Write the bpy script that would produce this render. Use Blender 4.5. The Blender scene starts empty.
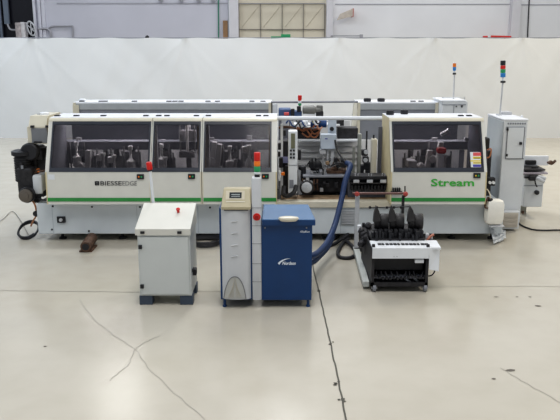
import bpy, bmesh, math, random
from mathutils import Vector, Matrix, noise
random.seed(7)
sc = bpy.context.scene
C = sc.collection
H = 2.55
FL = 700.0
TH = math.atan(165/700.0)
CT, ST = math.cos(TH), math.sin(TH)

# ---------------------------------------------------------------- measuring helpers
def slope(row):
    d = 210-row
    return (-FL*ST + CT*d)/(FL*CT + ST*d)
def Z(row, Y): return H + slope(row)*Y
def X(px, Y, z): return (px-280)/FL*(Y*CT + (H-z)*ST)
def XR(px, row, Y): return X(px, Y, Z(row, Y))
def P(px, row, Y): return Vector((XR(px, row, Y), Y, Z(row, Y)))
def floorY(row): return -H/slope(row)
def F(px, row, z=0.0):
    Y = (z-H)/slope(row)
    return Vector((X(px, Y, z), Y, z))
def on_line(row, A, B):
    m = slope(row)
    dY, dz = B[0]-A[0], B[1]-A[1]
    t = (H + m*A[0] - A[1])/(dz - m*dY)
    return (A[0]+t*dY, A[1]+t*dz)

# ---------------------------------------------------------------- materials
MATS = {}
def mat(name, col, rough=.5, metal=0, var=.06, scale=6, emit=0, coat=0, bump=0, spec=.5):
    if name in MATS: return MATS[name]
    m = bpy.data.materials.new(name); m.use_nodes = True
    nt = m.node_tree; b = nt.nodes['Principled BSDF']
    tc = nt.nodes.new('ShaderNodeTexCoord'); n = nt.nodes.new('ShaderNodeTexNoise')
    n.inputs['Scale'].default_value = scale; n.inputs['Detail'].default_value = 5
    nt.links.new(tc.outputs['Object'], n.inputs['Vector'])
    r = nt.nodes.new('ShaderNodeValToRGB')
    r.color_ramp.elements[0].position = .3; r.color_ramp.elements[1].position = .7
    r.color_ramp.elements[0].color = tuple(max(0, c*(1-var)) for c in col)+(1,)
    r.color_ramp.elements[1].color = tuple(min(1, c*(1+var)) for c in col)+(1,)
    nt.links.new(n.outputs['Fac'], r.inputs['Fac'])
    nt.links.new(r.outputs['Color'], b.inputs['Base Color'])
    b.inputs['Roughness'].default_value = rough; b.inputs['Metallic'].default_value = metal
    b.inputs['Specular IOR Level'].default_value = spec
    if coat: b.inputs['Coat Weight'].default_value = coat
    if emit:
        nt.links.new(r.outputs['Color'], b.inputs['Emission Color']); b.inputs['Emission Strength'].default_value = emit
    if bump:
        bp = nt.nodes.new('ShaderNodeBump'); bp.inputs['Strength'].default_value = bump; bp.inputs['Distance'].default_value = .02
        nt.links.new(n.outputs['Fac'], bp.inputs['Height']); nt.links.new(bp.outputs['Normal'], b.inputs['Normal'])
    MATS[name] = m
    return m

M_base = mat('grey_white_paint', (.60,.64,.67), .4, var=.03)
M_cream = mat('cream_paint', (.64,.60,.49), .4, var=.04)
M_cheek = mat('yellowed_cream_paint', (.60,.52,.33), .45, var=.08)
M_panel = mat('warm_grey_paint', (.66,.65,.60), .4, var=.03)
M_white = mat('white_paint', (.72,.74,.77), .4, var=.03)
M_top = mat('white_top_paint', (.74,.76,.80), .35, var=.03)
M_green = mat('green_paint', (.035,.26,.06), .4, var=.1)
M_letgreen = mat('green_lettering', (.06,.42,.06), .4)
M_black = mat('black_plastic', (.018,.018,.022), .5, var=.2)
M_dark = mat('dark_metal', (.035,.034,.038), .5, metal=.3, var=.35, scale=20)
M_frame = mat('dark_window_frame', (.030,.034,.048), .35, var=.1)
M_rust = mat('rusty_steel', (.10,.055,.035), .7, var=.5, scale=18)
M_brown = mat('worn_wood_brown', (.26,.18,.11), .7, var=.3, scale=15)
M_metal = mat('brushed_steel', (.42,.42,.43), .35, metal=.6, var=.15, scale=15)
M_lgrey = mat('light_grey_metal', (.50,.51,.53), .45, var=.1)
M_mgrey = mat('mid_grey_panel', (.24,.25,.28), .5, var=.06)
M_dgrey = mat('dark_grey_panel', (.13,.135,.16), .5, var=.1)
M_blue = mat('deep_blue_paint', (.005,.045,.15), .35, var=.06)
M_lid = mat('blue_lid_painted_sheen', (.07,.155,.30), .3, var=.05)  # lighter, duller blue: the reflection on the lid is put into its colour
M_mblue = mat('motor_blue', (.012,.055,.18), .4, var=.15)
M_hose = mat('blue_hose_braid', (.008,.030,.10), .55, var=.3, scale=60)
M_red = mat('red_plastic', (.55,.02,.015), .35, var=.08, emit=.06)
M_orange = mat('orange_plastic', (.75,.20,.02), .35, emit=.06)
M_lgreen = mat('green_lamp', (.03,.30,.12), .35, emit=.04)
M_lblue = mat('blue_lamp', (.03,.20,.50), .35, emit=.05)
M_yellow = mat('yellow_print', (.75,.58,.03), .5)
M_print_blue = mat('blue_print', (.07,.06,.35), .5)
M_print_red = mat('red_print', (.65,.10,.10), .5)
M_tan = mat('tan_plastic', (.42,.37,.25), .45, var=.04)
M_gplastic = mat('silver_grey_plastic', (.56,.57,.59), .45, var=.03)
M_arch = mat('pale_arch_plastic', (.48,.48,.46), .45, var=.03)
M_ivory = mat('ivory_plastic', (.62,.58,.48), .4, var=.03)
M_jug = mat('milky_plastic', (.80,.78,.72), .4, var=.05)
M_cab = mat('cabinet_white', (.57,.59,.58), .42, var=.02)
M_cabtop = mat('cabinet_lid', (.63,.62,.57), .42, var=.02)
M_foot = mat('blue_grey_feet', (.055,.075,.11), .5)
M_letblack = mat('black_lettering', (.02,.02,.025), .5)
M_letgrey = mat('grey_lettering', (.10,.10,.11), .5)
M_letwhite = mat('white_lettering', (.75,.80,.88), .5)
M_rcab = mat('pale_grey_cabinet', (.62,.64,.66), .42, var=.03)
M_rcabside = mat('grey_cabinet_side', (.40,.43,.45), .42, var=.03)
M_olive = mat('olive_grille', (.17,.17,.11), .5)
M_orwire = mat('orange_wires', (.40,.16,.08), .5)
M_conc = mat('joint_filler', (.10,.095,.08), .8)
M_crack = mat('faint_crack', (.34,.32,.28), .7)
M_lcd = mat('display_glass', (.03,.035,.04), .15)
M_lcdtxt = mat('display_digits', (.30,.33,.33), .4)

def glass(name, tint, fac, body, rough=.12):
    m = bpy.data.materials.new(name); m.use_nodes = True
    nt = m.node_tree; b = nt.nodes['Principled BSDF']; out = nt.nodes['Material Output']
    tc = nt.nodes.new('ShaderNodeTexCoord'); n = nt.nodes.new('ShaderNodeTexNoise')
    n.inputs['Scale'].default_value = 1.4; n.inputs['Detail'].default_value = 3
    nt.links.new(tc.outputs['Object'], n.inputs['Vector'])
    t = nt.nodes.new('ShaderNodeBsdfTransparent'); t.inputs[0].default_value = tint+(1,)
    b.inputs['Base Color'].default_value = body+(1,); b.inputs['Roughness'].default_value = rough
    mr = nt.nodes.new('ShaderNodeMapRange'); mr.inputs['To Min'].default_value = fac-.10; mr.inputs['To Max'].default_value = fac+.10
    nt.links.new(n.outputs['Fac'], mr.inputs['Value'])
    mx = nt.nodes.new('ShaderNodeMixShader')
    nt.links.new(mr.outputs[0], mx.inputs[0]); nt.links.new(t.outputs[0], mx.inputs[1]); nt.links.new(b.outputs[0], mx.inputs[2])
    nt.links.new(mx.outputs[0], out.inputs[0])
    return m
M_glass = glass('tinted_window', (.66,.64,.66), .17, (.05,.05,.06))

# ---------------------------------------------------------------- mesh builder
class MB:
    def __init__(s): s.bm = bmesh.new()
    def box(s, x0,x1,y0,y1,z0,z1, bev=0):
        vs = [s.bm.verts.new((x,y,z)) for x in (x0,x1) for y in (y0,y1) for z in (z0,z1)]
        fs = [s.bm.faces.new([vs[i] for i in q]) for q in ((0,1,3,2),(4,6,7,5),(0,4,5,1),(2,3,7,6),(0,2,6,4),(1,5,7,3))]
        if bev:
            es = list({e for f in fs for e in f.edges})
            bmesh.ops.bevel(s.bm, geom=es, offset=bev, segments=2, affect='EDGES', profile=.5)
        return s
    def pbox(s, px0,r0,px1,r1,Y,d, bev=0):     # front face on the plane Y, running back by d
        z1, z0 = Z(r0,Y), Z(r1,Y); zm = (z0+z1)/2
        return s.box(X(px0,Y,zm), X(px1,Y,zm), Y, Y+d, z0, z1, bev)
    def hexa(s, pts, bev=0):                   # 8 points: 4 front loop, 4 back loop
        vs = [s.bm.verts.new(p) for p in pts]
        fs = [s.bm.faces.new([vs[i] for i in q]) for q in ((0,1,2,3),(7,6,5,4),(0,4,5,1),(1,5,6,2),(2,6,7,3),(3,7,4,0))]
        if bev:
            es = list({e for f in fs for e in f.edges})
            bmesh.ops.bevel(s.bm, geom=es, offset=bev, segments=2, affect='EDGES', profile=.5)
        return s
    def prism(s, prof, x0, x1):                # (y,z) profile along X
        a = [s.bm.verts.new((x0,y,z)) for y,z in prof]; b = [s.bm.verts.new((x1,y,z)) for y,z in prof]
        n = len(prof)
        s.bm.faces.new(a); s.bm.faces.new(b[::-1])
        for i in range(n): s.bm.faces.new((a[i], b[i], b[(i+1)%n], a[(i+1)%n]))
        return s
    def fprism(s, prof, y0, y1):               # (x,z) profile along Y
        a = [s.bm.verts.new((x,y0,z)) for x,z in prof]; b = [s.bm.verts.new((x,y1,z)) for x,z in prof]
        n = len(prof)
        s.bm.faces.new(a[::-1]); s.bm.faces.new(b)
        for i in range(n): s.bm.faces.new((a[i], a[(i+1)%n], b[(i+1)%n], b[i]))
        return s
    def ring(s, c, u, v, r, seg):
        return [s.bm.verts.new(c + (u*math.cos(2*math.pi*i/seg) + v*math.sin(2*math.pi*i/seg))*r) for i in range(seg)]
    def lathe(s, p0, axis, prof, seg=20):      # prof: (distance along axis, radius)
        p0 = Vector(p0); a = Vector(axis).normalized()
        u = a.orthogonal().normalized(); v = a.cross(u)
        rs = [s.ring(p0+a*d, u, v, max(r,1e-4), seg) for d,r in prof]
        for A,B in zip(rs, rs[1:]):
            for i in range(seg): s.bm.faces.new((A[i],A[(i+1)%seg],B[(i+1)%seg],B[i]))
        s.bm.faces.new(rs[0][::-1]); s.bm.faces.new(rs[-1])
        return s
    def cyl(s, p0, p1, r, r2=None, seg=16):
        p0, p1 = Vector(p0), Vector(p1)
        return s.lathe(p0, p1-p0, [(0,r),((p1-p0).length, r if r2 is None else r2)], seg)
    def tube(s, pts, r, seg=8, smooth=True, closed=False):
        pts = [Vector(p) for p in pts]
        if smooth and len(pts) > 2:
            q = []
            n = len(pts)
            rng = range(n) if closed else range(n-1)
            for i in rng:
                if closed: p0,p1,p2,p3 = pts[i-1],pts[i],pts[(i+1)%n],pts[(i+2)%n]
                else: p0,p1,p2,p3 = pts[max(i-1,0)],pts[i],pts[i+1],pts[min(i+2,n-1)]
                for k in range(6):
                    t = k/6
                    q.append(.5*((2*p1)+(p2-p0)*t+(2*p0-5*p1+4*p2-p3)*t*t+(3*p1-p0-3*p2+p3)*t**3))
            if not closed: q.append(pts[-1])
            pts = q
        prev = None; rs = []
        n = len(pts)
        for i,p in enumerate(pts):
            if closed: t = pts[(i+1)%n]-pts[i-1]
            else: t = pts[min(i+1,n-1)]-pts[max(i-1,0)]
            t.normalize()
            u = t.orthogonal().normalized() if prev is None else (prev - t*prev.dot(t)).normalized()
            prev = u
            rs.append(s.ring(p, u, t.cross(u), r, seg))
        pairs = list(zip(rs, rs[1:])) + ([(rs[-1], rs[0])] if closed else [])
        for A,B in pairs:
            for i in range(seg): s.bm.faces.new((A[i],A[(i+1)%seg],B[(i+1)%seg],B[i]))
        if not closed: s.bm.faces.new(rs[0][::-1]); s.bm.faces.new(rs[-1])
        return s
    def build(s, name, material, parent=None, smooth=False, origin=None):
        bmesh.ops.recalc_face_normals(s.bm, faces=s.bm.faces)
        me = bpy.data.meshes.new(name)
        off = Vector((0,0,0))
        if parent is not None: off = wloc(parent)
        elif origin is not None: off = Vector(origin)
        own = Vector((0,0,0))
        if parent is not None or origin is not None:
            # origin of the mesh at its own centre-bottom
            zs = [v.co.z for v in s.bm.verts]; xs = [v.co.x for v in s.bm.verts]; ys = [v.co.y for v in s.bm.verts]
            own = Vector(((min(xs)+max(xs))/2, (min(ys)+max(ys))/2, min(zs)))
            bmesh.ops.translate(s.bm, verts=s.bm.verts, vec=-own)
        s.bm.to_mesh(me); s.bm.free()
        me.materials.append(material)
        if smooth:
            for p in me.polygons: p.use_smooth = True
            try: me.set_sharp_from_angle(angle=math.radians(40))
            except Exception: pass
        o = bpy.data.objects.new(name, me); C.objects.link(o)
        if parent is not None:
            o.parent = parent; o.location = own - off
        else: o.location = own
        return o
def wloc(o):
    v = o.location.copy()
    while o.parent: o = o.parent; v = v + o.location
    return v
def thing(name, label, cat, loc, group=None):
    o = bpy.data.objects.new(name, None); C.objects.link(o)
    o.empty_display_size = .2
    o.location = loc; return tag(o, label, cat, group)
def tag(o, label, cat, group=None, kind=None):
    o['label'] = label; o['category'] = cat
    if group: o['group'] = group
    if kind: o['kind'] = kind
    return o
def struct(o): o['kind'] = 'structure'; return o
ORI = (0,0,0)

def text_mesh(body, name, material, parent, mapf, offset=0.0, lift=.003, shear=0):
    cu = bpy.data.curves.new(name, 'FONT'); cu.body = body; cu.offset = offset; cu.resolution_u = 3; cu.shear = shear
    ob = bpy.data.objects.new(name, cu); C.objects.link(ob)
    bpy.context.view_layer.update()
    me = bpy.data.meshes.new_from_object(ob)
    bpy.data.objects.remove(ob)
    x0=min(v.co.x for v in me.vertices); x1=max(v.co.x for v in me.vertices)
    y0=min(v.co.y for v in me.vertices); y1=max(v.co.y for v in me.vertices)
    off = wloc(parent)
    pts = [mapf((v.co.x-x0)/(x1-x0), (v.co.y-y0)/(y1-y0)) for v in me.vertices]
    c = sum(pts, Vector())/len(pts)
    for v,p in zip(me.vertices, pts): v.co = p - c + Vector((0,-lift,0))
    me.materials.clear(); me.materials.append(material)
    o = bpy.data.objects.new(name, me); C.objects.link(o); o.parent = parent; o.location = c-off
    return o

# ================================================================ THE ROOM
def floor_mat():
    m = bpy.data.materials.new('polished_concrete'); m.use_nodes = True
    nt = m.node_tree; b = nt.nodes['Principled BSDF']; L = nt.links.new
    tc = nt.nodes.new('ShaderNodeTexCoord')
    def noise_(sc_, det, vec=None):
        n = nt.nodes.new('ShaderNodeTexNoise'); n.inputs['Scale'].default_value = sc_; n.inputs['Detail'].default_value = det
        L(vec or tc.outputs['Object'], n.inputs['Vector']); return n
    mp = nt.nodes.new('ShaderNodeMapping'); mp.inputs['Scale'].default_value = (1,.35,1); L(tc.outputs['Object'], mp.inputs['Vector'])
    n1 = noise_(.55, 6, mp.outputs[0]); n2 = noise_(4, 8); n3 = noise_(60, 3)
    r = nt.nodes.new('ShaderNodeValToRGB'); r.color_ramp.elements[0].position=.3; r.color_ramp.elements[1].position=.72
    r.color_ramp.elements[0].color=(.475,.44,.375,1); r.color_ramp.elements[1].color=(.535,.50,.43,1)
    L(n1.outputs['Fac'], r.inputs['Fac'])
    mx = nt.nodes.new('ShaderNodeMix'); mx.data_type='RGBA'; mx.blend_type='MULTIPLY'; mx.inputs[0].default_value=1
    r2 = nt.nodes.new('ShaderNodeValToRGB'); r2.color_ramp.elements[0].position=.25; r2.color_ramp.elements[1].position=.6
    r2.color_ramp.elements[0].color=(.955,.95,.94,1); r2.color_ramp.elements[1].color=(1,1,1,1)
    L(n2.outputs['Fac'], r2.inputs['Fac']); L(r.outputs['Color'], mx.inputs[6]); L(r2.outputs['Color'], mx.inputs[7])
    mx2 = nt.nodes.new('ShaderNodeMix'); mx2.data_type='RGBA'; mx2.blend_type='MULTIPLY'; mx2.inputs[0].default_value=.03
    L(mx.outputs[2], b.inputs['Base Color'])
    rr = nt.nodes.new('ShaderNodeMapRange'); rr.inputs['To Min'].default_value=.17; rr.inputs['To Max'].default_value=.25
    L(n2.outputs['Fac'], rr.inputs['Value']); L(rr.outputs[0], b.inputs['Roughness'])
    b.inputs['Specular IOR Level'].default_value = .5
    bp = nt.nodes.new('ShaderNodeBump'); bp.inputs['Strength'].default_value=.012; bp.inputs['Distance'].default_value=.01
    L(n2.outputs['Fac'], bp.inputs['Height']); L(bp.outputs[0], b.inputs['Normal'])
    return m
struct(MB().box(-17,17,-3,27,-.2,0).build('floor', floor_mat()))

WY = 26.0
M_wall = mat('lavender_grey_plaster', (.54,.54,.60), .85, var=.05, scale=.6)
M_wall2 = mat('white_plaster', (.76,.76,.78), .85, var=.03, scale=.8)
M_pil = mat('pale_pillar_plaster', (.62,.61,.64), .8, var=.04, scale=2)
M_door = mat('beige_door_panel', (.62,.57,.47), .6, var=.03, scale=2)
M_doorframe = mat('door_seam', (.25,.23,.20), .6)
M_night = mat('dark_window_glass', (.010,.010,.016), .25)
def wx(px, row=20): return XR(px, row, WY)
wl = MB().box(-17, wx(-3), WY, WY+.3, 0, 8).box(wx(-3), wx(34), WY, WY+.3, 0, 2.0).box(wx(-3), wx(34), WY, WY+.3, 6.5, 8)\
     .box(wx(34), wx(228), WY, WY+.3, 0, 8).build('wall_back', M_wall); struct(wl)
struct(MB().box(wx(326), 17, WY, WY+.3, 0, 8).box(wx(228), wx(326), WY, WY+.3, 5, 8).build('wall_back_right', M_wall2))
struct(MB().pbox(229.5,-2,238.5,60,WY-.25,.25).pbox(326.5,-2,333,60,WY-.2,.2).pbox(511,-2,519.5,60,WY-.3,.3).build('trim_1', M_pil))
# seams of the precast wall panels
struct(MB().box(wx(58), wx(228), WY-.02, WY, Z(3.4,WY)-.02, Z(3.4,WY)+.02).box(wx(335), wx(510), WY-.02, WY, Z(4.3,WY)-.015, Z(4.3,WY)+.015)
       .box(wx(520), 12, WY-.02, WY, Z(4.8,WY)-.015, Z(4.8,WY)+.015)
       .pbox(239.0,3.2,325,3.7,WY-.25,.05).build('trim_2', mat('panel_seam', (.36,.36,.40), .8)))
# window at the left with blue-grey mullion
w1 = MB().pbox(-4,-4,34,60,WY+.15,.02).build('window_1', M_night); struct(w1)
struct(MB().pbox(3.2,-4,8.2,24,WY-.05,.1).pbox(-1,-4,1.2,40,WY-.05,.1).build('trim_3', mat('blue_grey_mullion', (.17,.20,.25), .4, metal=.3)))
struct(MB().pbox(34.0,-4,36.2,45,WY-.12,.12).pbox(38.5,-4,41.0,45,WY-.12,.12).pbox(42,-4,45.5,45,WY-.06,.06).build('trim_4', mat('pale_window_jamb', (.60,.60,.66), .6)))
# sectional door
dr = MB()
dr.box(wx(238.5), wx(326.5), WY+.05, WY+.15, 0, 5)
do = dr.build('door_1', M_door, origin=ORI); struct(do)
g = MB()
for px in (239.2, 260.6, 282.2, 303.4, 324.5): g.pbox(px-.35,3.2,px+.35,60,WY+.0,.05)
g.pbox(239,29,325,29.8,WY,.05).pbox(239,3.0,325,3.8,WY,.05)
gg = g.build('door_seam', M_doorframe, do)
g = MB()
for px in (240, 261.4, 283, 304.2):
    A, B = P(px+2,27,WY+.04), P(px+18,7,WY+.04)
    g.tube([A,B], .012, seg=6, smooth=False)
g.build('door_brace', mat('door_brace_beige', (.54,.49,.40), .6), do)
# things on the far wall
tag(MB().pbox(271,36.3,290.5,38.6,WY-.35,.2).pbox(281,34.2,290.5,36.5,WY-.35,.2,).build('door_bottom_guard', mat('bright_green_metal', (.03,.33,.14), .5), origin=ORI),
    'green metal piece standing before the beige sectional door', 'metal bar')
tag(MB().pbox(223.8,20.5,228.3,120.5,WY-.12,.1).build('wooden_board', mat('brown_board', (.28,.17,.09), .7, var=.2), origin=ORI),
    'brown wooden board upright against the wall left of the sectional door', 'board')
tag(MB().cyl(P(218.3,-4,WY-.06), P(218.8,60,WY-.06), .022, seg=8).build('green_wall_pipe', mat('dark_green_pipe', (.05,.22,.15), .5), origin=ORI),
    'thin dark green vertical pipe on the back wall', 'pipe')
tag(MB().tube([P(529.5,-4,WY-.05), P(528.3,20,WY-.05), P(527.5,39,WY-.05), P(527,60,WY-.05)], .02, seg=6).build('wall_cable', M_dark, origin=ORI),
    'black vertical cable on the white wall at far right', 'cable')
t = thing('red_pipe_rack', 'red pipe lengths showing above the white curtain at right', 'pipe', P(497,60,WY-.4))
MB().cyl(P(491,36.7,WY-.4), P(511,37.2,WY-.4), .045, seg=10).build('pipe', M_red, t)
MB().cyl(P(483,37.2,WY-.4), P(487.5,37,WY-.4), .045, seg=10).build('pipe', M_red, t)
MB().cyl(P(486,36.7,WY-.4), P(483,119.5,WY-.4), .03, seg=8).cyl(P(505,36.7,WY-.4), P(501,119.5,WY-.4), .03, seg=8).build('support', M_red, t)
# radiator and conduits at the window
t = thing('wall_valve_box', 'weathered grey box beside the dark window on the back wall', 'box', P(20,60,WY-.5))
MB().pbox(16.2,22.5,21.4,60,WY-.5,.4,.02).build('housing', mat('weathered_grey', (.42,.38,.38), .8, var=.35, scale=9), t)
MB().pbox(21.6,22,25.4,60,WY-.45,.35,.02).build('side_plate', mat('pale_weathered', (.62,.61,.62), .7, var=.2), t)
c = P(31.2,28.5,WY-.35)
t = thing('hose_reel', 'round grey coiled hose reel beside the weathered wall box', 'reel', c+Vector((0,0,-.3)))
MB().tube([c+Vector((math.cos(a)*.13-.05*math.sin(a),0,math.sin(a)*.24)) for a in [i*math.pi/5 for i in range(10)]], .03, seg=8, closed=True).build('rim', M_lgrey, t, True)
MB().cyl(c+Vector((-.1,0,.1)), c+Vector((.1,0,-.1)), .02, seg=8).cyl(c+Vector((.0,-.02,.2)), c+Vector((0,-.02,-.2)), .02, seg=8).cyl(c, c+Vector((0,.35,0)), .03, seg=8).build('spoke', M_lgrey, t)
M_cond = mat('grey_conduit', (.36,.36,.39), .5, metal=.3)
tag(MB().tube([P(38,29,WY-.1),P(45,28.5,WY-.1),P(49,30,WY-.1),P(50.8,34,WY-.1),P(50.9,45,WY-.1)], .04).build('bent_conduit', M_cond, origin=ORI),
    'grey pipe bending down beside the window jamb', 'pipe')
tag(MB().tube([P(48.0,28.6,WY-.08),P(52,26.5,WY-.08),P(58,26.2,WY-.08),P(72.6,26.1,WY-.08)], .03).tube([P(72.6,26,WY-.08),P(74.5,120.4,WY-.08)], .03).build('conduit_loop', M_cond, origin=ORI),
    'thin grey conduit looping along the left back wall', 'pipe')
tag(MB().tube([P(7.5,24,WY-.1),P(9.5,28.5,WY-.1),P(12,29.8,WY-.1),P(16,29.8,WY-.1)], .035).build('window_drain_pipe', M_cond, origin=ORI),
    'grey bent pipe running from window mullion to weathered box', 'pipe')
for px in (161.5,182,199.5,214): 
    tag(MB().pbox(px-.35,-3,px+.35,2.2,WY-.15,.12).pbox(px-3.5,-.4,px+.3,.6,WY-.12,.08).build('wall_bracket', M_cond, origin=ORI),
        'small grey bracket high on the left back wall', 'bracket', 'brackets high on the back wall')
t = MB().hexa([P(336.5,20.5,WY-.4),P(353,16,WY-.6),P(353,8.5,WY-.6),P(340,14,WY-.4), P(336.5,20.5,WY-.35),P(353,16,WY-.55),P(353,8.5,WY-.55),P(340,14,WY-.35)]).build('wall_sign', mat('sign_beige', (.52,.46,.40), .6, var=.15), origin=ORI)
# bracket fixing it to wall
tag(t, 'beige projecting sign seen edge-on on the white back wall', 'sign')
MB().pbox(352.8,8.3,353.9,16.6,WY-.62,.62).build('sign_edge', mat('sign_red', (.45,.22,.20), .6), t)
tag(MB().pbox(331,35.3,362,36.4,WY-.3,.1).pbox(360,34.4,363,37.4,WY-.32,.14).build('horizontal_rail', M_cond, origin=ORI), 'grey horizontal rail on the wall right of the sectional door', 'rail')

# curtain
def curtain():
    CY = 19.66; nx, nz = 420, 36
    bm = bmesh.new(); rows = []
    topz = Z(38.2, CY)
    for j in range(nz+1):
        row = []
        for i in range(nx+1):
            x = -14 + 28*i/nx; v = j/nz
            z = v*topz
            w = noise.noise(Vector((x*.8+z*.55, z*.25, 1.3)))*.05 + noise.noise(Vector((x*2.4-z*1.2, z*.5, 5.1)))*.014 + noise.noise(Vector((x*1.6+z*2.0,z*.8,9)))*.012
            # tied points pull diagonal folds from the upper edge
            for tx in (-9.5,-6.8,-2.6,1.6,4.2,6.6,9.3):
                dx = x-tx; dz = topz-z
                for k in (-1.1,-.4,.3,1.0):
                    d = dx-k*dz; w -= .024*math.exp(-(d/.05)**2)*math.exp(-dz/1.1)
            y = CY + w
            zz = z
            if v == 1: zz += .012*math.sin(x*5)
            row.append(bm.verts.new((x,y,zz)))
        rows.append(row)
    for a,b in zip(rows, rows[1:]):
        for i in range(nx): bm.faces.new((a[i],a[i+1],b[i+1],b[i]))
    m = MB(); m.bm.free(); m.bm = bm
    return m.build('backdrop_curtain', mat('white_tarpaulin', (.66,.67,.68), .6, var=.02, scale=.5), origin=ORI, smooth=True)
tag(curtain(), 'long white tarpaulin curtain hanging behind the machine line', 'curtain')
# its suspension rope and posts
t = thing('curtain_rail', 'thin dark rope line holding the top edge of the white curtain', 'rail', (0,19.75,0))
MB().cyl((-14,19.75,Z(38.2,19.75)+.01),(14,19.75,Z(38.2,19.75)+.01),.012,seg=6).build('cable', M_mgrey, t)
for x in (-13.5,13.5): MB().cyl((x,19.85,0),(x,19.85,2.76),.04,seg=10).build('post', M_mgrey, t)
tag(MB().lathe(P(147.3,39,19.7), (0,0,1), [(0,.035),(.03,.055),(.07,.05),(.10,.015)], 10).build('rope_clip', M_black, origin=ORI, smooth=True),
    'small black clip on the top edge of the white curtain', 'clip')

# floor joints and cracks
def strip(pts, w, z=.002):
    m = MB()
    for a,b in zip(pts, pts[1:]):
        d = (b-a); n = Vector((-d.y,d.x,0)).normalized()*w/2; u = Vector((0,0,z))
        vs = [m.bm.verts.new(p+u) for p in (a-n,b-n,b+n,a+n)]; m.bm.faces.new(vs)
    return m
def jit(pts, n, amp):
    out = []
    for a,b in zip(pts, pts[1:]):
        for k in range(n):
            p = a.lerp(b, k/n); out.append(p + Vector((random.uniform(-amp,amp), random.uniform(-amp,amp),0)))
    return out + [pts[-1]]
j1 = strip(jit([F(312,262), F(322,305), F(334,360), F(347.5,425)], 14, .004), .014)
for px,r in ((319.5,291),(331.5,343),(337,383),(341,401)):
    p = F(px,r)
    for k in range(3):
        a = random.random()*6; q = p+Vector((random.uniform(-.02,.02),random.uniform(-.03,.03),.003))
        vs=[j1.bm.verts.new(q+Vector((math.cos(a+i*1.6)*random.uniform(.008,.025), math.sin(a+i*1.6)*random.uniform(.01,.03),0))) for i in range(4)]; j1.bm.faces.new(vs)
struct(j1.build('trim_5', M_conc))
struct(strip(jit([F(-10,290.6), F(60,291.3), F(137,292.2), F(260,291)], 10, .003), .012).build('trim_6', mat('faint_joint', (.30,.28,.24), .8)))
struct(strip(jit([F(350,287.5), F(430,286.8), F(500,286.3), F(570,286.6)], 10, .003), .010).build('trim_7', mat('fainter_joint', (.40,.38,.33), .8)))
cr = strip(jit([F(100,325), F(118,338), F(135,349), F(152,371), F(175,393), F(205,420)], 5, .012), .006)
for pts in ([F(135,349), F(128,366), F(110,381)], [F(135,349), F(148,341), F(160,336)], [F(100,325), F(80,300)]):
    s_ = jit(pts, 5, .012)
    for a,b in zip(s_, s_[1:]):
        n=Vector((-(b-a).y,(b-a).x,0)).normalized()*.003; u=Vector((0,0,.002))
        cr.bm.faces.new([cr.bm.verts.new(p+u) for p in (a-n,b-n,b+n,a+n)])
struct(cr.build('trim_8', M_crack))
struct(strip(jit([F(500,368), F(530,386), F(565,405)], 8, .008), .007).build('trim_9', M_crack))
M_spot = mat('dark_scuff', (.13,.115,.10), .7)
for (px,r,sx,sy,a) in ((511,370.5,.05,.022,-.3),(538,306,.035,.02,-.2),(496,297,.03,.012,.1),(530,297,.02,.012,0),(494,379,.02,.012,0),(517,297,.02,.012,.2),(45,346.5,.015,.01,0)):
    p = F(px,r); m = MB()
    m.bm.faces.new([m.bm.verts.new(p+Vector((math.cos(k*.9+a)*sx*random.uniform(.6,1.1), math.sin(k*.9+a)*sy*random.uniform(.7,1.2), .003))) for k in range(7)])
    tag(m.build('paint_chip', M_spot, origin=ORI), 'dark scuff chip on the pale concrete floor', 'scuff', 'dark scuff chips on the floor')

# ================================================================ FRONT EDGE BANDING MACHINE
HA = (9.14, Z(118.2,9.14)); HB = (8.83, .968); HC = (8.81, Z(204.3, 8.81))
TB = (9.76, HA[1])
mach = thing('edge_banding_machine', 'long white edge banding machine with tinted hoods, green stripe and bold lettering', 'machine', (-.2, 9.0, 0))
XL = XR(37.5,222,9.0); XRt = XR(503,224,9.0)
M_Y1 = 10.55
# base
z0b, z1b = Z(234,9.0), Z(203.5,9.0)
bb = MB().box(XL, XRt, 9.0, M_Y1, z0b, z1b, .012).build('base_panel', M_base, mach)
g = MB()
for px in (52.6,137,198,279,340.5,400): g.pbox(px,206,px+.35,233,8.998,.004)
g.build('panel_seam', mat('seam_grey', (.36,.40,.44), .5), bb)
g = MB()
for px,r in ((52.8,206.2),(92,206.8),(140,207),(175,207.5),(210,207.5),(349,206),(52,229.5),(89,231)): g.lathe(P(px,r,9.0), (0,-1,0), [(0,.014),(.006,.014)], 8)
g.build('screw', M_black, bb)
s = MB().pbox(56.8,216.8,65.0,223,8.97,.03,.006).build('isolator_switch', M_black, bb)
MB().lathe(P(60.9,219.9,8.97), (0,-1,0), [(0,.024),(.02,.022)], 12).build('switch_knob', M_lgrey, s, True)
# ventilation grille
v = MB().pbox(341.2,209.5,355,225,8.985,.015).build('vent_grille', mat('vent_grey', (.40,.42,.44), .5), bb)
g = MB()
for i in range(9): r = 210.5+i*1.6; g.pbox(342,r,354.3,r+.7,8.975,.012)
g.build('slat', mat('slat_grey', (.52,.53,.55), .5), v)
for px in (62,122,200,262,330,398,452,492):
    f = MB().lathe((XR(px,236,9.12), 9.15, 0), (0,0,1), [(0,.05),(.02,.05),(.03,.018),(z0b+.02,.018)], 12).build('levelling_foot', M_black, mach, True)
    MB().lathe((XR(px,236,9.12), 10.4, 0), (0,0,1), [(0,.05),(.02,.05),(.03,.018),(z0b+.02,.018)], 12).build('levelling_foot', M_black, mach, True)

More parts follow.
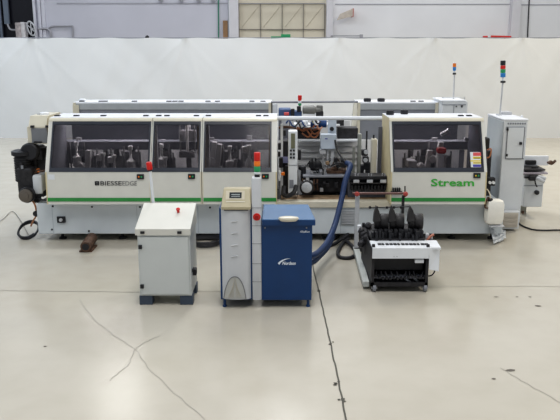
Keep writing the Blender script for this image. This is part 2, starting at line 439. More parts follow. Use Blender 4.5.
def xs_at(px, row, Y): return XR(px,row,Y)
def make_hood(x0, x1, wl, wr, cheekL=False, cheekR=False, border=(.0,.0), dots=(), prow=(121.5,172.0)):
    t = .018
    m = MB()
    # lower apron, outward from knee to lip, flat face
    m.prism([HB, HC, (HC[0]+.03,HC[1]), (HB[0]+.03,HB[1]+.01)], x0+t, x1-t)
    # bevelled brow above window and flat top
    yb, zb = on_line(prow[0], HA, HB)
    m.prism([(yb,zb), (HA[0]-.008,HA[1]-.014), (HA[0]+.02,HA[1]), TB, (TB[0],TB[1]-.02), (HA[0]+.03,HA[1]-.022), (yb+.02,zb-.004)], x0+t, x1-t)
    # window stiles (cream edge left and right of window)
    yk, zk = on_line(prow[1], HA, HB)
    for a,b in ((x0, wl),(wr, x1)):
        if b-a > .004: m.prism([(yb,zb),(yb+.03,zb),(HB[0]+.03,HB[1]),(HB[0],HB[1])], a, b)
    # strip between the pane frame and knee
    m.prism([(yk,zk),(yk+.03,zk),(HB[0]+.03,HB[1]),HB], wl, wr)
    hood = m.build('hood', M_panel, mach)
    hood.data.materials.append(M_cream)
    top = MB().prism([(HA[0]+.02,HA[1]+.001),(HA[0]+.02,HA[1]+.006),(TB[0],TB[1]+.006),(TB[0],TB[1]+.001)], x0, x1).build('hood_top', M_top, hood)
    brow = MB().prism([(yb-.004,zb+.001),(HA[0]-.012,HA[1]-.014),(HA[0]+.02,HA[1]+.004),(HA[0]+.03,HA[1]-.004),(yb+.01,zb)], x0, x1).build('brow', M_cream, hood)
    # end plates
    for k,(xa,flag) in enumerate(((x0,cheekL),(x1-t,cheekR))):
        prof = [(HA[0]+.01,HA[1]), TB, (TB[0],HC[1]+.0), (HC[0],HC[1]), HB]
        if flag: MB().prism(prof, xa, xa+t).build('end_plate', M_cheek, hood)
        else: MB().prism([(HA[0]+.01,HA[1]), (HA[0]+.16,HA[1]), (HB[0]+.16,HB[1]), (HC[0]+.1,HC[1]), HC, HB], xa, xa+t).build('end_plate', M_cream, hood)
    # dark window frame
    f = MB(); fw = .020
    def fr(xa,xb,ta,tb,th=.02):
        A = Vector((0,yb,zb)); B = Vector((0,yk,zk)); n = Vector((0,-(A-B).z,(A-B).y)).normalized()*th
        def q(x,t): p = A.lerp(B,t); return Vector((x,p.y,p.z))
        nn = Vector((0,n.y,n.z))
        f.hexa([q(xa,tb)+nn*.4,q(xb,tb)+nn*.4,q(xb,ta)+nn*.4,q(xa,ta)+nn*.4, q(xa,tb)-nn*.6,q(xb,tb)-nn*.6,q(xb,ta)-nn*.6,q(xa,ta)-nn*.6])
    fr(wl,wr,0,.065); fr(wl,wr,.92,1); fr(wl,wl+fw,.065,.92); fr(wr-fw,wr,.065,.92)
    wf = f.build('window_frame', M_frame, hood)
    g = MB()
    A = Vector((0,yb,zb)); B = Vector((0,yk,zk))
    p0, p1 = A.lerp(B,.06), A.lerp(B,.925)
    g.prism([(p0.y,p0.z),(p0.y+.006,p0.z),(p1.y+.006,p1.z),(p1.y,p1.z)], wl+fw*.9, wr-fw*.9)
    g.build('window_pane', M_glass, hood)
    # green stripe and lip at the lower edge
    a1 = on_line(197.8,HB,HC); a2 = on_line(201.3,HB,HC)
    MB().prism([(a1[0]-.008,a1[1]),(a1[0]+.002,a1[1]),(a2[0]+.002,a2[1]),(a2[0]-.008,a2[1])], x0+.015, x1-.01).build('green_stripe', M_green, hood)
    return hood
def xk(px): return X(px, HB[0], HB[1])
hood1 = make_hood(xk(45.0), xk(150.3), xk(49.2), xk(149.2), cheekL=True)
hood2 = make_hood(xk(150.8), xk(201.2), xk(152.0), xk(199.8))
hood3 = make_hood(xk(201.8), xk(277.0), xk(203.2), xk(271.5), cheekR=True)
hood4 = make_hood(xk(391.0), xk(487.2), xk(393.4), xk(484.0), cheekL=True, cheekR=True)
lin = [(HA[0]+.03,HA[1]-.03),(TB[0]-.02,TB[1]-.03),(TB[0]-.02,HC[1]+.05),(HB[0]+.06,HC[1]+.05),(HB[0]+.06,HB[1])]  # sheets added inside the hood ends to darken the tan plates
MB().prism(lin, xk(487.2)-.026, xk(487.2)-.019).build('added_liner', M_dgrey, hood4)
MB().prism(lin, xk(45.0)+.019, xk(45.0)+.026).build('added_liner', M_mgrey, hood1)
MB().prism(lin, xk(277.0)-.026, xk(277.0)-.019).build('added_liner', M_dgrey, hood3)
for h_, pxs in ((hood1,(57.5,76.5,103.5,146)),(hood2,(158.8,167,196.5)),(hood3,(208.5,258.5,266)),(hood4,(460.8,469.0))):
    for px in pxs:
        zt = HA[1]+.006; Yt = (zt-H)/slope(116.0)
        x = X(px, Yt, zt)
        MB().box(x-.035,x+.035,Yt-.03,Yt+.03,zt-.001,zt+.014,.004).build('hood_clip', M_black, h_)
for px,r in ((390.0,113.3),(404.2,112.6)):
    zt = HA[1]+.006; Yt = (zt-H)/slope(r+1.4); x = X(px,Yt,zt)
    MB().lathe((x,Yt,zt),(0,0,1),[(0,.05),(.03,.055),(.055,.05),(.06,.03)],14).build('hood_knob', M_black, hood4, True)
def latch(h_, px, r):
    y,z = on_line(r, HB, HC); x = X(px,y,z)
    l = MB().box(x-.045,x+.045,y-.022,y+.01,z-.032,z+.032,.006).build('latch', M_black, h_)
    MB().box(x-.028,x-.010,y-.027,y-.02,z-.008,z+.010).build('latch_tab', M_orange if h_ != hood4 else M_yellow, l)
    MB().box(x+.006,x+.026,y-.027,y-.02,z-.010,z+.012).build('latch_lamp', M_lgreen, l)
latch(hood1,140.5,176.6); latch(hood2,191.6,176.3); latch(hood3,265.3,176.2); latch(hood4,476.8,175.4)
# lettering on aprons
def apron_map(px0,px1,r0,r1):
    def f(u,v):
        y,z = on_line(r1+(r0-r1)*v, HB, HC)
        return Vector((X(px0+(px1-px0)*u, y, z), y-.004, z))
    return f
text_mesh('BIESSE', 'lettering', M_letblack, hood1, apron_map(100.6,121.8,181.0,185.4), offset=.006)
text_mesh('EDGE', 'lettering', M_letgrey, hood1, apron_map(122.6,137.0,181.0,185.4), offset=-.004)
g = MB()
for i in range(3):
    a = on_line(181.2+i*1.5, HB, HC)
    g.box(X(95.0,a[0],a[1]), X(99.2,a[0],a[1]), a[0]-.008, a[0], a[1]-.012, a[1])
a = on_line(183.2,HB,HC); g.box(X(95.0,a[0],a[1]), X(96.2,a[0],a[1]), a[0]-.008,a[0],a[1]-.026,a[1]+.026)
g.box(X(98.0,a[0],a[1]), X(99.2,a[0],a[1]), a[0]-.008,a[0],a[1]-.026,a[1]+.026)
g.build('emblem', M_letblack, hood1)
text_mesh('Stream', 'lettering', M_letgreen, hood4, apron_map(431,474,178.8,186.2), offset=.02)
# sticker
a = on_line(176.8,HB,HC)
MB().box(X(48.0,*a), X(54.6,*a), a[0]-.005, a[0], a[1]-.035, a[1]+.03).build('sticker', M_white, hood1)
# warning label on stream window
def slant_box(m, px0, px1, r0, r1, lift):
    a = on_line(r0,HA,HB); b = on_line(r1,HA,HB)
    m.prism([(a[0]-lift,a[1]),(a[0]-.001,a[1]),(b[0]-.001,b[1]),(b[0]-lift,b[1])], X(px0,*a), X(px1,*b)); return m
wl_ = slant_box(MB(), 469.8,480.8,152.0,167.0,.022).build('warning_label', M_white, hood4)
slant_box(MB(), 472.5,480.6,152.2,155.6,.024).build('label_print', M_print_red, wl_)
slant_box(slant_box(slant_box(MB(), 472.5,480.6,156.4,158.6,.024),470,480.6,160.0,161.2,.024),472.5,480.6,161.8,163.4,.024).build('label_print', M_yellow, wl_)
slant_box(MB(), 472.5,480.6,164.2,166.6,.024).build('label_print', M_print_blue, wl_)
g = MB()
for r in (157.2,158.0,162.4): slant_box(g, 473.5,479.6,r,r+.3,.026)
g.build('label_print', M_letgrey, wl_)

# interior back wall and bay floor
bay = MB().box(XL+.1, XRt-.25, 10.50, 10.54, z1b, 1.16).build('rear_panel', mat('rear_panel_grey',(.66,.66,.66),.5,var=.05), mach)
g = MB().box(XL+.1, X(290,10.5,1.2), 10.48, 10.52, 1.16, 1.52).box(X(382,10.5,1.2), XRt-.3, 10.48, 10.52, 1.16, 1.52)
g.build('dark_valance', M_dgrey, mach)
MB().box(XL+.15, XRt-.25, 9.0+.02, 10.5, z1b, z1b+.015).build('bed', M_dark, mach)
g = MB()
for r in (146,152,158,165,172): g.pbox(296,r,362,r+.5,10.47,.02)
g.build('panel_rib', mat('rib_grey', (.45,.45,.45), .5), bay)
# dark feed beam with chain seen through every window
for a,b in ((52,148),(154,198),(205,270),(396,480)):
    x0,x1 = X(a,9.5,.9), X(b,9.5,.9)
    bm_ = MB().box(x0,x1,9.75,9.95,1.12,1.24,.01).build('feed_beam', M_mgrey, mach)
    MB().box(x0,x1,9.25,9.55,.66,.74,.01).build('feed_track', M_dark, mach)

M_unit = mat('machined_grey', (.34,.34,.35), .45, var=.1)
M_unitl = mat('bright_aluminium', (.74,.74,.74), .35, var=.05)
def motor_unit(px, kind, row=150, parent=mach):
    """machining unit: slide column, bracket, spindle motor, nozzle"""
    Y = 9.72; x = X(px, Y, Z(row,Y)); z = Z(row,Y)
    u = MB()
    u.box(x-.035,x+.035,Y+.10,Y+.16,z1b,z+.16,.006).box(x-.12,x+.12,Y+.05,Y+.10,z-.20,z+.02,.006)
    u.box(x-.12,x+.10,Y-.02,Y+.08,z-.36,z-.27,.01)
    u.cyl((x-.10,Y+.02,z-.3),(x-.10,Y+.02,z+.10),.012,seg=8).cyl((x+.10,Y+.02,z-.3),(x+.10,Y+.02,z+.10),.012,seg=8)
    un = u.build('machining_unit', M_unit, parent)
    if kind == 0:    # upright finned motor
        prof = [(0,.035)]
        for i in range(7): prof += [(.03+i*.018,.062),(.039+i*.018,.062),(.041+i*.018,.05),(.047+i*.018,.05)]
        prof += [(.165,.035),(.19,.02),(.30,.018)]
        MB().lathe((x,Y-.03,z-.24),(0,0,1),prof,18).build('spindle_motor', M_unitl, un, True)
        MB().box(x-.03,x+.03,Y-.05,Y-.0,z+.06,z+.12,.01).build('motor_bracket', M_unitl, un)
    elif kind == 1:  # round fan cover on stalk
        MB().lathe((x,Y-.06,z+.16),(0,1,0),[(0,.035),(.02,.062),(.08,.062),(.1,.04)],18).build('fan_cover', M_unitl, un, True)
        MB().cyl((x,Y,z-.3),(x,Y,z+.13),.02,seg=10).build('stalk', M_unitl, un)
    elif kind == 2:  # suction nozzle
        MB().lathe((x,Y-.05,z-.28),(0,0,1),[(0,.05),(.12,.045),(.15,.02),(.28,.02),(.30,.035),(.33,.035)],14).build('suction_nozzle', M_unitl, un, True)
        MB().box(x-.09,x-.02,Y-.09,Y-.02,z-.06,z+.03,.01).build('valve', M_unitl, un)
    elif kind == 3:  # slanted aggregate
        MB().hexa([Vector((x-.03,Y-.08,z-.28)),Vector((x+.05,Y-.08,z-.28)),Vector((x+.09,Y-.08,z+.12)),Vector((x+.02,Y-.08,z+.12)),
                   Vector((x-.03,Y,z-.28)),Vector((x+.05,Y,z-.28)),Vector((x+.09,Y,z+.12)),Vector((x+.02,Y,z+.12))],.008).build('aggregate_arm', M_unitl, un)
        MB().lathe((x-.06,Y-.1,z-.12),(0,1,0),[(0,.05),(.04,.06),(.1,.06)],16).build('disc', M_unitl, un, True)
    return un
for px,k,row in ((60,1,150),(77,0,150),(86,3,158),(104,2,156),(115,2,158),(131,0,154),(162,0,152),(166,2,160),(187,1,132),(211,3,150),(216,3,152),(230,0,154),(236,2,162),(249,2,148),(412,2,160),(425,3,158),(436,3,150),(444,2,158)):
    motor_unit(px,k,row)
MB().pbox(438,154,444,169,9.3,.12,.01).build('glue_pot', M_white, mach)
MB().pbox(437.5,148,447,154,9.3,.12,.03).build('heater_cover', M_red, mach)
MB().lathe(P(466,139,9.6),(0,-1,0),[(0,.03),(.05,.03)],12).build('gauge', M_white, mach)
MB().tube([P(441,135,9.7),P(449,130,9.7)],.03,smooth=False).build('air_pipe', M_lgrey, mach)
MB().pbox(408,161,417,168,9.4,.2,.01).build('dust_box', M_lgrey, mach)
# wood-coloured strips near hood joints
for px in (52.5,151.8,198.5,204.8,269.5):
    MB().box(X(px,9.35,1.2)-.012,X(px,9.35,1.2)+.012,9.32,9.36,.75,1.50).build('gas_strut', mat('strut_tan',(.40,.33,.24),.5), mach)
for px,w in ((156.2,.05),(207.3,.07),(57.0,.05)):
    MB().box(X(px,9.5,1.1)-w/2,X(px,9.5,1.1)+w/2,9.45,9.55,.75,1.5,.01).build('air_duct', M_lgrey, mach)

# ---- open bay between the third and the right hood
MB().tube([P(275.5,118.2,9.42),P(382,118.2,9.42)],.028,seg=10,smooth=False).build('top_rail', M_top, mach)
MB().pbox(280.5,124,283,197,9.5,.03).build('bay_post', M_white, mach)
MB().box(X(277,9.0,.6), X(391,9.0,.6), 8.97, 9.12, z1b-.05, z1b+.03,.006).build('bay_sill', M_ivory, mach)
MB().box(X(281,9.15,.6), X(391,9.15,.6), 9.12, 9.40, z1b, z1b+.03,.006).build('guide_board', M_brown, mach)
MB().pbox(272,113.5,278.5,203,9.9,.05,.01).build('bay_upright', M_white, mach)
# control column
ct = MB().pbox(288.2,131,297.4,193.5,9.15,.18,.012)
c_ = ct.build('control_column', M_white, mach)
MB().pbox(291,133.5,295,148.5,9.135,.02).build('grille', M_olive, c_)
g = MB()
for r in (150.6,154.2,157.6):
    for px in (289.9,292.9): g.pbox(px,r-.9,px+2.0,r+1.0,9.135,.02,.003)
g.build('push_button', M_black, c_)
MB().pbox(289.3,180,293.5,188,9.14,.012).build('vent_pattern', M_mgrey, c_)
MB().pbox(288.8,165.0,297,165.5,9.145,.01).build('column_seam', M_mgrey, c_)
# black cables heap and units left of column
MB().pbox(283,141,288,196,9.5,.3,.01).build('electric_box', M_dark, mach)
MB().pbox(279,171,281.2,178,9.2,.06,.01).build('white_switch', M_white, mach)
MB().pbox(281.2,172.5,284.8,175.6,9.2,.06,.01).build('red_switch', M_orange, mach)
MB().pbox(278,143,281,150,9.25,.05,.01).pbox(278,152,280.5,157,9.25,.05,.01).pbox(283,130,286,136,9.4,.05,.01).build('valve_block', M_dark, mach)
MB().pbox(280,157,288,163,9.45,.03).build('blue_cover', mat('pale_violet_plastic', (.25,.26,.42), .5), mach)
MB().tube([P(284,186,9.1),P(283.5,194,9.05),P(288,196,9.0),P(294,192,9.0),P(296,186,9.08)],.03).build('cable_loop', M_black, mach, True)
# boxes with wires behind upper rail
MB().pbox(296,129.5,320,140.5,10.2,.25,.01).build('terminal_box', M_dark, mach)
MB().pbox(337.5,128,358,140.5,10.2,.25,.01).pbox(336,119.5,344,126,10.2,.2,.01).build('terminal_box', M_dark, mach)
for pts in ([(297,127),(303,131),(309,128),(314,134),(320,131)],[(300,124),(306,129),(311,136),(316,137),(320,129),(313,130)],[(293,133),(299,128),(305,130),(312,127),(325,126)],[(302,133),(308,137),(312,133)]):
    MB().tube([P(a,b,10.12) for a,b in pts],.013,seg=6).build('wiring', M_orwire, mach, True)
MB().tube([P(277,128,10.0),P(286,127,10.0),P(296,128,10.0)],.02,seg=6).build('wiring', M_rust, mach, True)
MB().box(X(293,10.1,1.1),X(362,10.1,1.1),10.1,10.45,Z(141.5,10.1),Z(139.6,10.1),.004).build('white_beam', M_top, mach)
MB().pbox(294,124.6,340,126,10.1,.3).build('upper_shelf', M_white, mach)
for (a,b,c,d) in ((310.5,119.5,317,127.5),(318.5,119.5,326.5,127.5)):
    y=10.05; p0,p1 = P(a,(b+d)/2,y), P(c,(b+d)/2,y); r = (Z(b,y)-Z(d,y))/2
    MB().lathe(p0,(1,0,0),[(0,r*.6),(.01,r),(.03,r),(.032,r*.9),(.045,r*.9),(.047,r),(p1.x-p0.x-.01,r),(p1.x-p0.x,r*.8)],16).build('blue_motor', M_mblue, mach, True)
MB().pbox(312.5,118.5,315,124,10.0,.04).build('yellow_tag', mat('pale_yellow',(.55,.55,.20),.5), mach)
MB().pbox(281.5,118.5,289,126.5,10.0,.2,.01).build('pneumatic_box', M_lgrey, mach)
MB().pbox(299,121,308,124,10.0,.1,.005).pbox(301.5,124.5,308.5,127.5,10.0,.08,.005).build('connector_rack', M_white, mach)
# white vertical carriage
cg = MB().pbox(328.4,119.8,336.4,136,9.75,.12,.01).build('carriage_column', mat('pale_blue_grey',(.52,.58,.66),.45), mach)
MB().pbox(320.8,134.4,336.6,149.2,9.6,.12,.01).build('carriage_plate', mat('pale_blue_grey',(.52,.58,.66),.45), mach)
MB().pbox(319.8,149.2,326,154,9.62,.08,.005).pbox(331,149,334,168,9.65,.05).pbox(327,149,328.5,163,9.65,.03).build('guide_rod', M_lgrey, mach)
MB().lathe(P(331.8,128.8,9.75),(0,-1,0),[(0,.03),(.04,.028)],12).build('carriage_knob', M_black, mach, True)
MB().pbox(325,138.4,327.6,139.3,9.595,.006).build('mark', M_print_blue, mach)
# bed level machinery
tb = MB().pbox(303,175.8,348,177.6,9.35,.5,.004).build('work_bench', M_mgrey, mach)
MB().pbox(310,177.8,348,193,9.45,.35,.02).build('gear_housing', M_dark, mach)
w = MB().lathe(P(306.6,187.0,9.2),(0,-1,0),[(0,.055),(.02,.07),(.05,.07),(.055,.06),(.056,.045),(.065,.045),(.066,.02),(.08,.018)],24).build('hand_wheel', M_lgrey, mach, True)
MB().lathe(P(306.6,187.0,9.3),(0,-1,0),[(0,.095),(.08,.095),(.09,.08)],20).build('wheel_backing', M_dark, mach, True)
MB().pbox(297.5,170,302,196,9.5,.15,.01).build('support_plate', M_lgrey, mach)
MB().pbox(298.5,166,306,183,9.5,.12,.03).build('black_roller', M_black, mach)
cl = MB().lathe(P(312.5,164,9.6),(0,-1,0),[(0,.04),(.1,.06),(.12,.03)],12).lathe(P(317.5,163,9.6),(0,-1,0),[(0,.04),(.1,.055),(.12,.03)],12)
cl.pbox(310.5,164,319.5,171,9.55,.12,.02).pbox(311.5,158.8,313,162,9.55,.03).pbox(315,158.5,316.5,162,9.55,.03).build('pressure_head', M_black, mach, True)
MB().pbox(310.3,171,313.3,176,9.5,.06,.005).pbox(324,168,325.6,176,9.5,.04).pbox(322.5,156,324,168,9.6,.04).build('bracket', M_metal, mach)
for px in (314.2,317.4): MB().tube([P(px,179,9.38),P(px-.4,184,9.36),P(px+.3,190,9.38)],.012,seg=6).build('red_tube', M_rust, mach, True)
rb = MB()
for i in range(9):
    a,b = 327+random.random()*16, 163+random.random()*10
    rb.pbox(a,b,a+4,b+4,9.5+random.random()*.2,.12,.015)
rb.pbox(327,171,347,176,9.5,.25,.02).build('glue_head', M_rust, mach)
MB().tube([P(335,140,9.6),P(337,150,9.55),P(342,158,9.45),P(345,162,9.4)],.013,seg=6).tube([P(331,166,9.45),P(338,163,9.4),P(346,164,9.4)],.012,seg=6).build('feed_cable', M_black, mach, True)
MB().pbox(334,158,338,163,9.55,.08,.01).pbox(341,160,346,168,9.5,.1,.01).build('clamp', M_dark, mach)
rnd = random.Random(11)
for i in range(26):
    a = rnd.uniform(299,345); b = rnd.choice((rnd.uniform(160,174), rnd.uniform(178,189))); Yq = rnd.uniform(9.42,9.9) if b < 176 else rnd.uniform(9.3,9.4)
    mq = rnd.choice((M_dark,M_black,M_rust,M_dark,M_metal,M_brown)); k = rnd.random()
    if k < .4: MB().pbox(a,b,a+rnd.uniform(1.5,4),b+rnd.uniform(2,6),Yq,.06,.005).build('bracket', mq, mach)
    elif k < .7: MB().lathe(P(a,b,Yq),(0,-1,0),[(0,.025),(.03,.03),(.04,.02)],12).build('roller', mq, mach, True)
    else: MB().tube([P(a,b,Yq),P(a+rnd.uniform(-3,3),b-4,Yq-.05),P(a+rnd.uniform(2,7),b-rnd.uniform(2,6),Yq),P(a+rnd.uniform(4,9),b+3,Yq)],.009,seg=6).build('air_line', rnd.choice((M_black,M_rust,M_black)), mach, True)
for a,b,c,d in ((285,166,290,176),(298,150,301,160),(279,158,283,168)):
    MB().pbox(a,b,c,d,9.35,.08,.01).build('switch_block', M_dark, mach)
for i in range(8):
    a = rnd.uniform(281,326); b = rnd.uniform(119,128)
    MB().tube([P(a,b,9.95),P(a+3,b-3,9.92),P(a+6,b+2,9.9),P(a+9,b+rnd.uniform(-2,4),9.95)],.011,seg=6).build('air_line', rnd.choice((M_black,M_orwire,M_white,M_mblue)), mach, True)
# right side: uprights
MB().pbox(371.5,139,376.8,177,9.45,.12,.012).build('ivory_column', M_ivory, mach)
MB().pbox(357.6,134,361.2,180,9.9,.08,.008).pbox(352.5,147,355,178,9.9,.05,.006).build('steel_post', mat('greenish_grey', (.30,.31,.28), .5), mach)
MB().box(X(377.5,9.75,1.1),X(390,9.75,1.1),9.70,9.74,z1b,1.45).build('grey_shutter', M_dgrey, mach)
MB().pbox(366,131,367.4,152,9.7,.03).pbox(373,135,374.5,140,9.5,.03).build('thin_rod', M_dark, mach)
g = MB()
for (a,b,c,d) in ((362,150,368,156),(363,157,369,163),(364,163,371,170),(361,165,364,175),(366,170,371,177)): g.pbox(a,b,c,d,9.55+random.random()*.1,.1,.01)
g.build('trim_head', M_black, mach)
for (px,r) in ((366,152),(365.5,160)): MB().lathe(P(px,r,9.53),(0,-1,0),[(0,.03),(.02,.03)],12).build('roller', M_lgrey, mach, True)
ch = MB().pbox(348.5,176.2,387,179.4,9.12,.25,.006).pbox(350.5,182.6,387,184.2,9.12,.2,.004).build('chain_track', M_dark, mach)
g = MB()
for px in (356.5,370,383.5):
    g.pbox(px-3,180,px+3,183,9.1,.06,.006)
    g.pbox(px-1.5,173.5,px-.8,177,9.14,.02); g.pbox(px+1.2,174,px+1.9,177,9.14,.02)
g.build('track_pad', M_lgrey, mach)
g = MB()
for i in range(11): g.pbox(351+i*3.3,185.4,353.4+i*3.3,190.6,9.14,.12,.008)
g.build('track_block', M_black, mach)
MB().box(X(348,9.3,.7),X(388,9.3,.7),9.26,9.5,z1b+.02,Z(178,9.26),.01).build('track_housing', M_dgrey, mach)
g = MB()
for px in (392.8,395,397.2,399.3): g.pbox(px,188.2,px+1.3,191.8,8.76,.05,.004)
g.box(X(391,8.8,.77),X(402,8.8,.77),8.76,8.86,Z(192.6,8.76),Z(191.6,8.76)).build('stop_block', M_dark, mach)

# ---- left end: drive motor and cover
en = MB()
pts = [P(32.6,114.2,9.25),P(48.5,114.2,9.25)]
x0e,x1e = XR(30.4,125,9.3), XR(48.0,125,9.3)
zt_,zm_,zb3 = Z(116.0,9.3), Z(126.5,9.25), Z(143.8,9.22)
cv = MB().prism([(9.22,zm_),(9.32,zt_),(9.85,zt_),(9.95,zm_)], x0e, x1e).prism([(9.22,zm_),(9.95,zm_),(9.95,zb3),(9.22,zb3)], x0e-.02, x1e-.01).build('end_cover', M_cream, mach)
MB().pbox(31.6,128.3,47.2,143.0,9.205,.03).build('cover_window', mat('smoked_panel',(.20,.21,.23),.35), cv)
for q_ in ((30.2,125.6,33.4,127.8,9.19,.04),(45.2,125.6,48.2,127.8,9.19,.04),(33.6,141.6,41.5,143.2,9.18,.03)):
    MB().pbox(*q_).build('corner_bracket', M_black, cv)
p = P(44.5,115.4,9.5); MB().lathe(p,(0,0,1),[(0,.06),(.035,.06),(.045,.04)],16).build('vent_cap', M_top, cv, True)
p = P(39.5,115.6,9.5); MB().lathe(p,(0,0,1),[(0,.03),(.03,.03)],12).build('vent_cap', M_lgrey, cv, True)
dmx = XR(20.5,170,9.15); 
prof=[(0,.05),(.03,.085),(.12,.09)]
dm = MB()
zt = Z(151.5,9.2); zb_ = Z(183,9.2)
fins = [(0,.06),(.02,.11)]
n = 10; Lm = zt-zb_-.1
for i in range(n): fins += [(.03+i*Lm/n,.12),(.03+(i+.5)*Lm/n,.12),(.03+(i+.52)*Lm/n,.105),(.03+(i+.95)*Lm/n,.105)]
fins += [(Lm+.05,.145),(Lm+.10,.145),(Lm+.115,.11)]
dmo = dm.lathe((dmx+.01,9.25,zb_),(0,0,1),fins,24).build('drive_motor', M_black, mach, True)
MB().pbox(19,163,22.5,170,9.10,.04,.01).build('terminal_box', M_dark, dmo)
MB().pbox(20.8,165.5,23.0,169,9.09,.02).build('rating_plate', M_mgrey, dmo)
q = P(26.0,195.5,9.0)
gb = MB().pbox(17,168,33,200,9.1,.25,.03).lathe(q+Vector((0,.14,0)),(0,-1,0),[(0,.10),(.12,.105),(.14,.095)],24).pbox(25,148,37,178,9.3,.4,.03).pbox(20,186,40,196,9.2,.25,.02).build('gearbox', M_dark, mach)
MB().lathe(q,(0,-1,0),[(0,.088),(.03,.088),(.035,.075),(.036,.05),(.045,.048),(.05,.02)],24).build('pulley', mat('pulley_bronze',(.16,.14,.12),.45,metal=.4), mach, True)
MB().lathe(P(32,151,9.28),(0,-1,0),[(0,.12),(.1,.12),(.12,.10)],20).pbox(29,150,42,160,9.25,.4,.02).build('fan_housing', M_black, mach, True)
wp = MB().pbox(32.2,175.2,42.4,194.5,9.08,.28,.03).build('white_tank', M_rcab, mach, True)
MB().lathe(P(37,176,9.2),(0,0,1),[(0,.03),(.04,.03)],10).build('tank_cap', M_black, wp)
MB().pbox(36.5,169,38.8,172.5,9.2,.05,.005).build('red_fitting', M_orange, mach)
MB().tube([P(35,173,9.15),P(38,170,9.12),P(42,171,9.1),P(45,170,9.1)],.012,seg=6).build('air_line', M_rust, mach, True)
MB().pbox(31,191,44,197,9.1,.3,.01).pbox(33,197,38,203,9.15,.15,.01).lathe(P(37,213,9.12),(0,-1,0),[(0,.04),(.05,.04)],12).build('valve_block', M_black, mach)
MB().tube([P(29,198,9.15),P(34,203,9.1),P(36,209,9.1),P(36.5,215,9.1),P(33,221,9.15),P(31,226,9.2)],.012,seg=6).build('air_line', mat('copper_tube',(.45,.20,.10),.4), mach, True)
MB().tube([P(31.5,195,9.15),P(40,199,9.05),P(46,200,9.0)],.012,seg=6).build('air_line', M_black, mach, True)
# right end fittings
g = MB().pbox(487,151,490.5,198,9.6,.3,.01).pbox(484.8,183,490.8,196,9.2,.2,.01).pbox(484.5,160,488,170,9.5,.1,.01)
g.build('end_valves', M_dark, mach)
for px in (489.6,493.2): MB().lathe(P(px,182.4,9.15),(0,-1,0),[(0,.02),(.03,.02)],10).build('white_cap', M_white, mach)
MB().pbox(488,178,495.5,186,9.18,.1,.01).pbox(486.5,138,490,150,9.5,.15,.02).build('regulator', M_black, mach)
MB().tube([P(487,150,9.4),P(491,149,9.4),P(490,156,9.4),P(487,158,9.4)],.01,seg=6).build('air_line', M_orwire, mach, True)
MB().tube([P(486.8,189,9.0),P(489,192,8.95),P(490.6,197,8.9),P(490.8,201,8.87)],.008,seg=6).build('suction_tube', M_ivory, mach, True)
jz0_ = Z(226.5,8.86)
MB().box(XR(489,200,8.95),XR(503,200,8.95),8.80,9.02,jz0_+.008,jz0_+.02,.003).build('jug_shelf', M_lgrey, mach)

# ================================================================ REAR MACHINE LINE
RY = 12.0; RZ = Z(102.6, RY)
rear = thing('rear_edge_banding_machine', 'second machine line standing behind the front one, only its grey hoods and top rail showing', 'machine', (-.3, 12.3, 0))
def rear_hood(px0, px1, tl, tr):
    x0, x1 = XR(px0,104,RY), XR(px1,104,RY)
    hb = (RZ-1.6)
    m = MB().prism([(RY+.02,RZ-.05),(RY+.02,.62),(RY+.05,.62),(RY+.05,RZ-.05)], x0, x1)
    m.prism([(RY+.6,RZ-.02),(RY+1.05,.95),(RY+1.0,.55),(RY+.95,.55),(RY+1.0,.95),(RY+.56,RZ-.02)], x0, x1)
    h_ = m.build('hood', M_mgrey, rear)
    MB().box(x0,x1,RY,RY+.6,RZ-.02,RZ+.005,.004).build('hood_top', M_top, h_)
    MB().box(x0,x1,RY,RY+.025,RZ-.12,RZ-.02,.004).build('hood_rim', mat('rim_grey',(.40,.42,.44),.5), h_)
    for xx in (x0, x1-.05): MB().prism([(RY-.01,RZ),(RY+.6,RZ),(RY+1.05,.95),(RY+1.0,.55),(RY-.01,.55)], xx, xx+.05).build('end_plate', M_cream, h_)
    return h_
h5 = rear_hood(73,271.5,0,0); h6 = rear_hood(357.5,438.4,0,0)
for h_,pxs in ((h5,(82,101.5,105,134.5,169,175,181,208,217.5,252,263)),(h6,(413,421))):
    for px in pxs:
        zt = RZ+.005; Yt=(zt-H)/slope(101.6); x=X(px,Yt,zt)
        MB().box(x-.045,x+.045,Yt-.03,Yt+.03,zt-.001,zt+.016,.004).build('hood_clip', M_black, h_)
for px in (367.3,381):
    zt = RZ+.005; Yt=(zt-H)/slope(101.6); x=X(px,Yt,zt)
    MB().lathe((x,Yt,zt),(0,0,1),[(0,.06),(.03,.066),(.055,.06),(.06,.03)],14).build('hood_knob', M_black, h6, True)
p = P(82.5,100.6,RY+.2); MB().lathe((p.x,p.y,RZ),(0,0,1),[(0,.06),(.04,.06),(.05,.04)],16).build('vent_cap', M_top, h5, True)
MB().box(XR(73,105,RY),XR(79,105,RY),RY-.03,RY-.01,RZ-.18,RZ-.04).build('end_cover', M_cream, h5)
MB().box(XR(73,140,RY), XR(437,140,RY), RY+.0, RY+1.0, .1, .62, .01).build('base_panel', M_base, rear)
for px in (90,200,300,420): 
    MB().lathe((XR(px,160,RY),RY+.2,0),(0,0,1),[(0,.05),(.02,.05),(.03,.02),(.11,.02)],10).build('levelling_foot', M_black, rear)
    MB().lathe((XR(px,160,RY),RY+.85,0),(0,0,1),[(0,.05),(.02,.05),(.03,.02),(.11,.02)],10).build('levelling_foot', M_black, rear)
MB().tube([P(271,102.2,RY),P(358,101.8,RY)],.018,seg=8,smooth=False).build('top_rail', M_mgrey, rear)
MB().box(XR(271,110,RY),XR(277.5,110,RY),RY,RY+.08,.6,RZ-.02,.01).build('bay_upright', M_white, rear)
MB().box(XR(271.3,110,RY),XR(272.4,110,RY),RY-.02,RY,.9,RZ).build('dark_edge', M_black, rear)
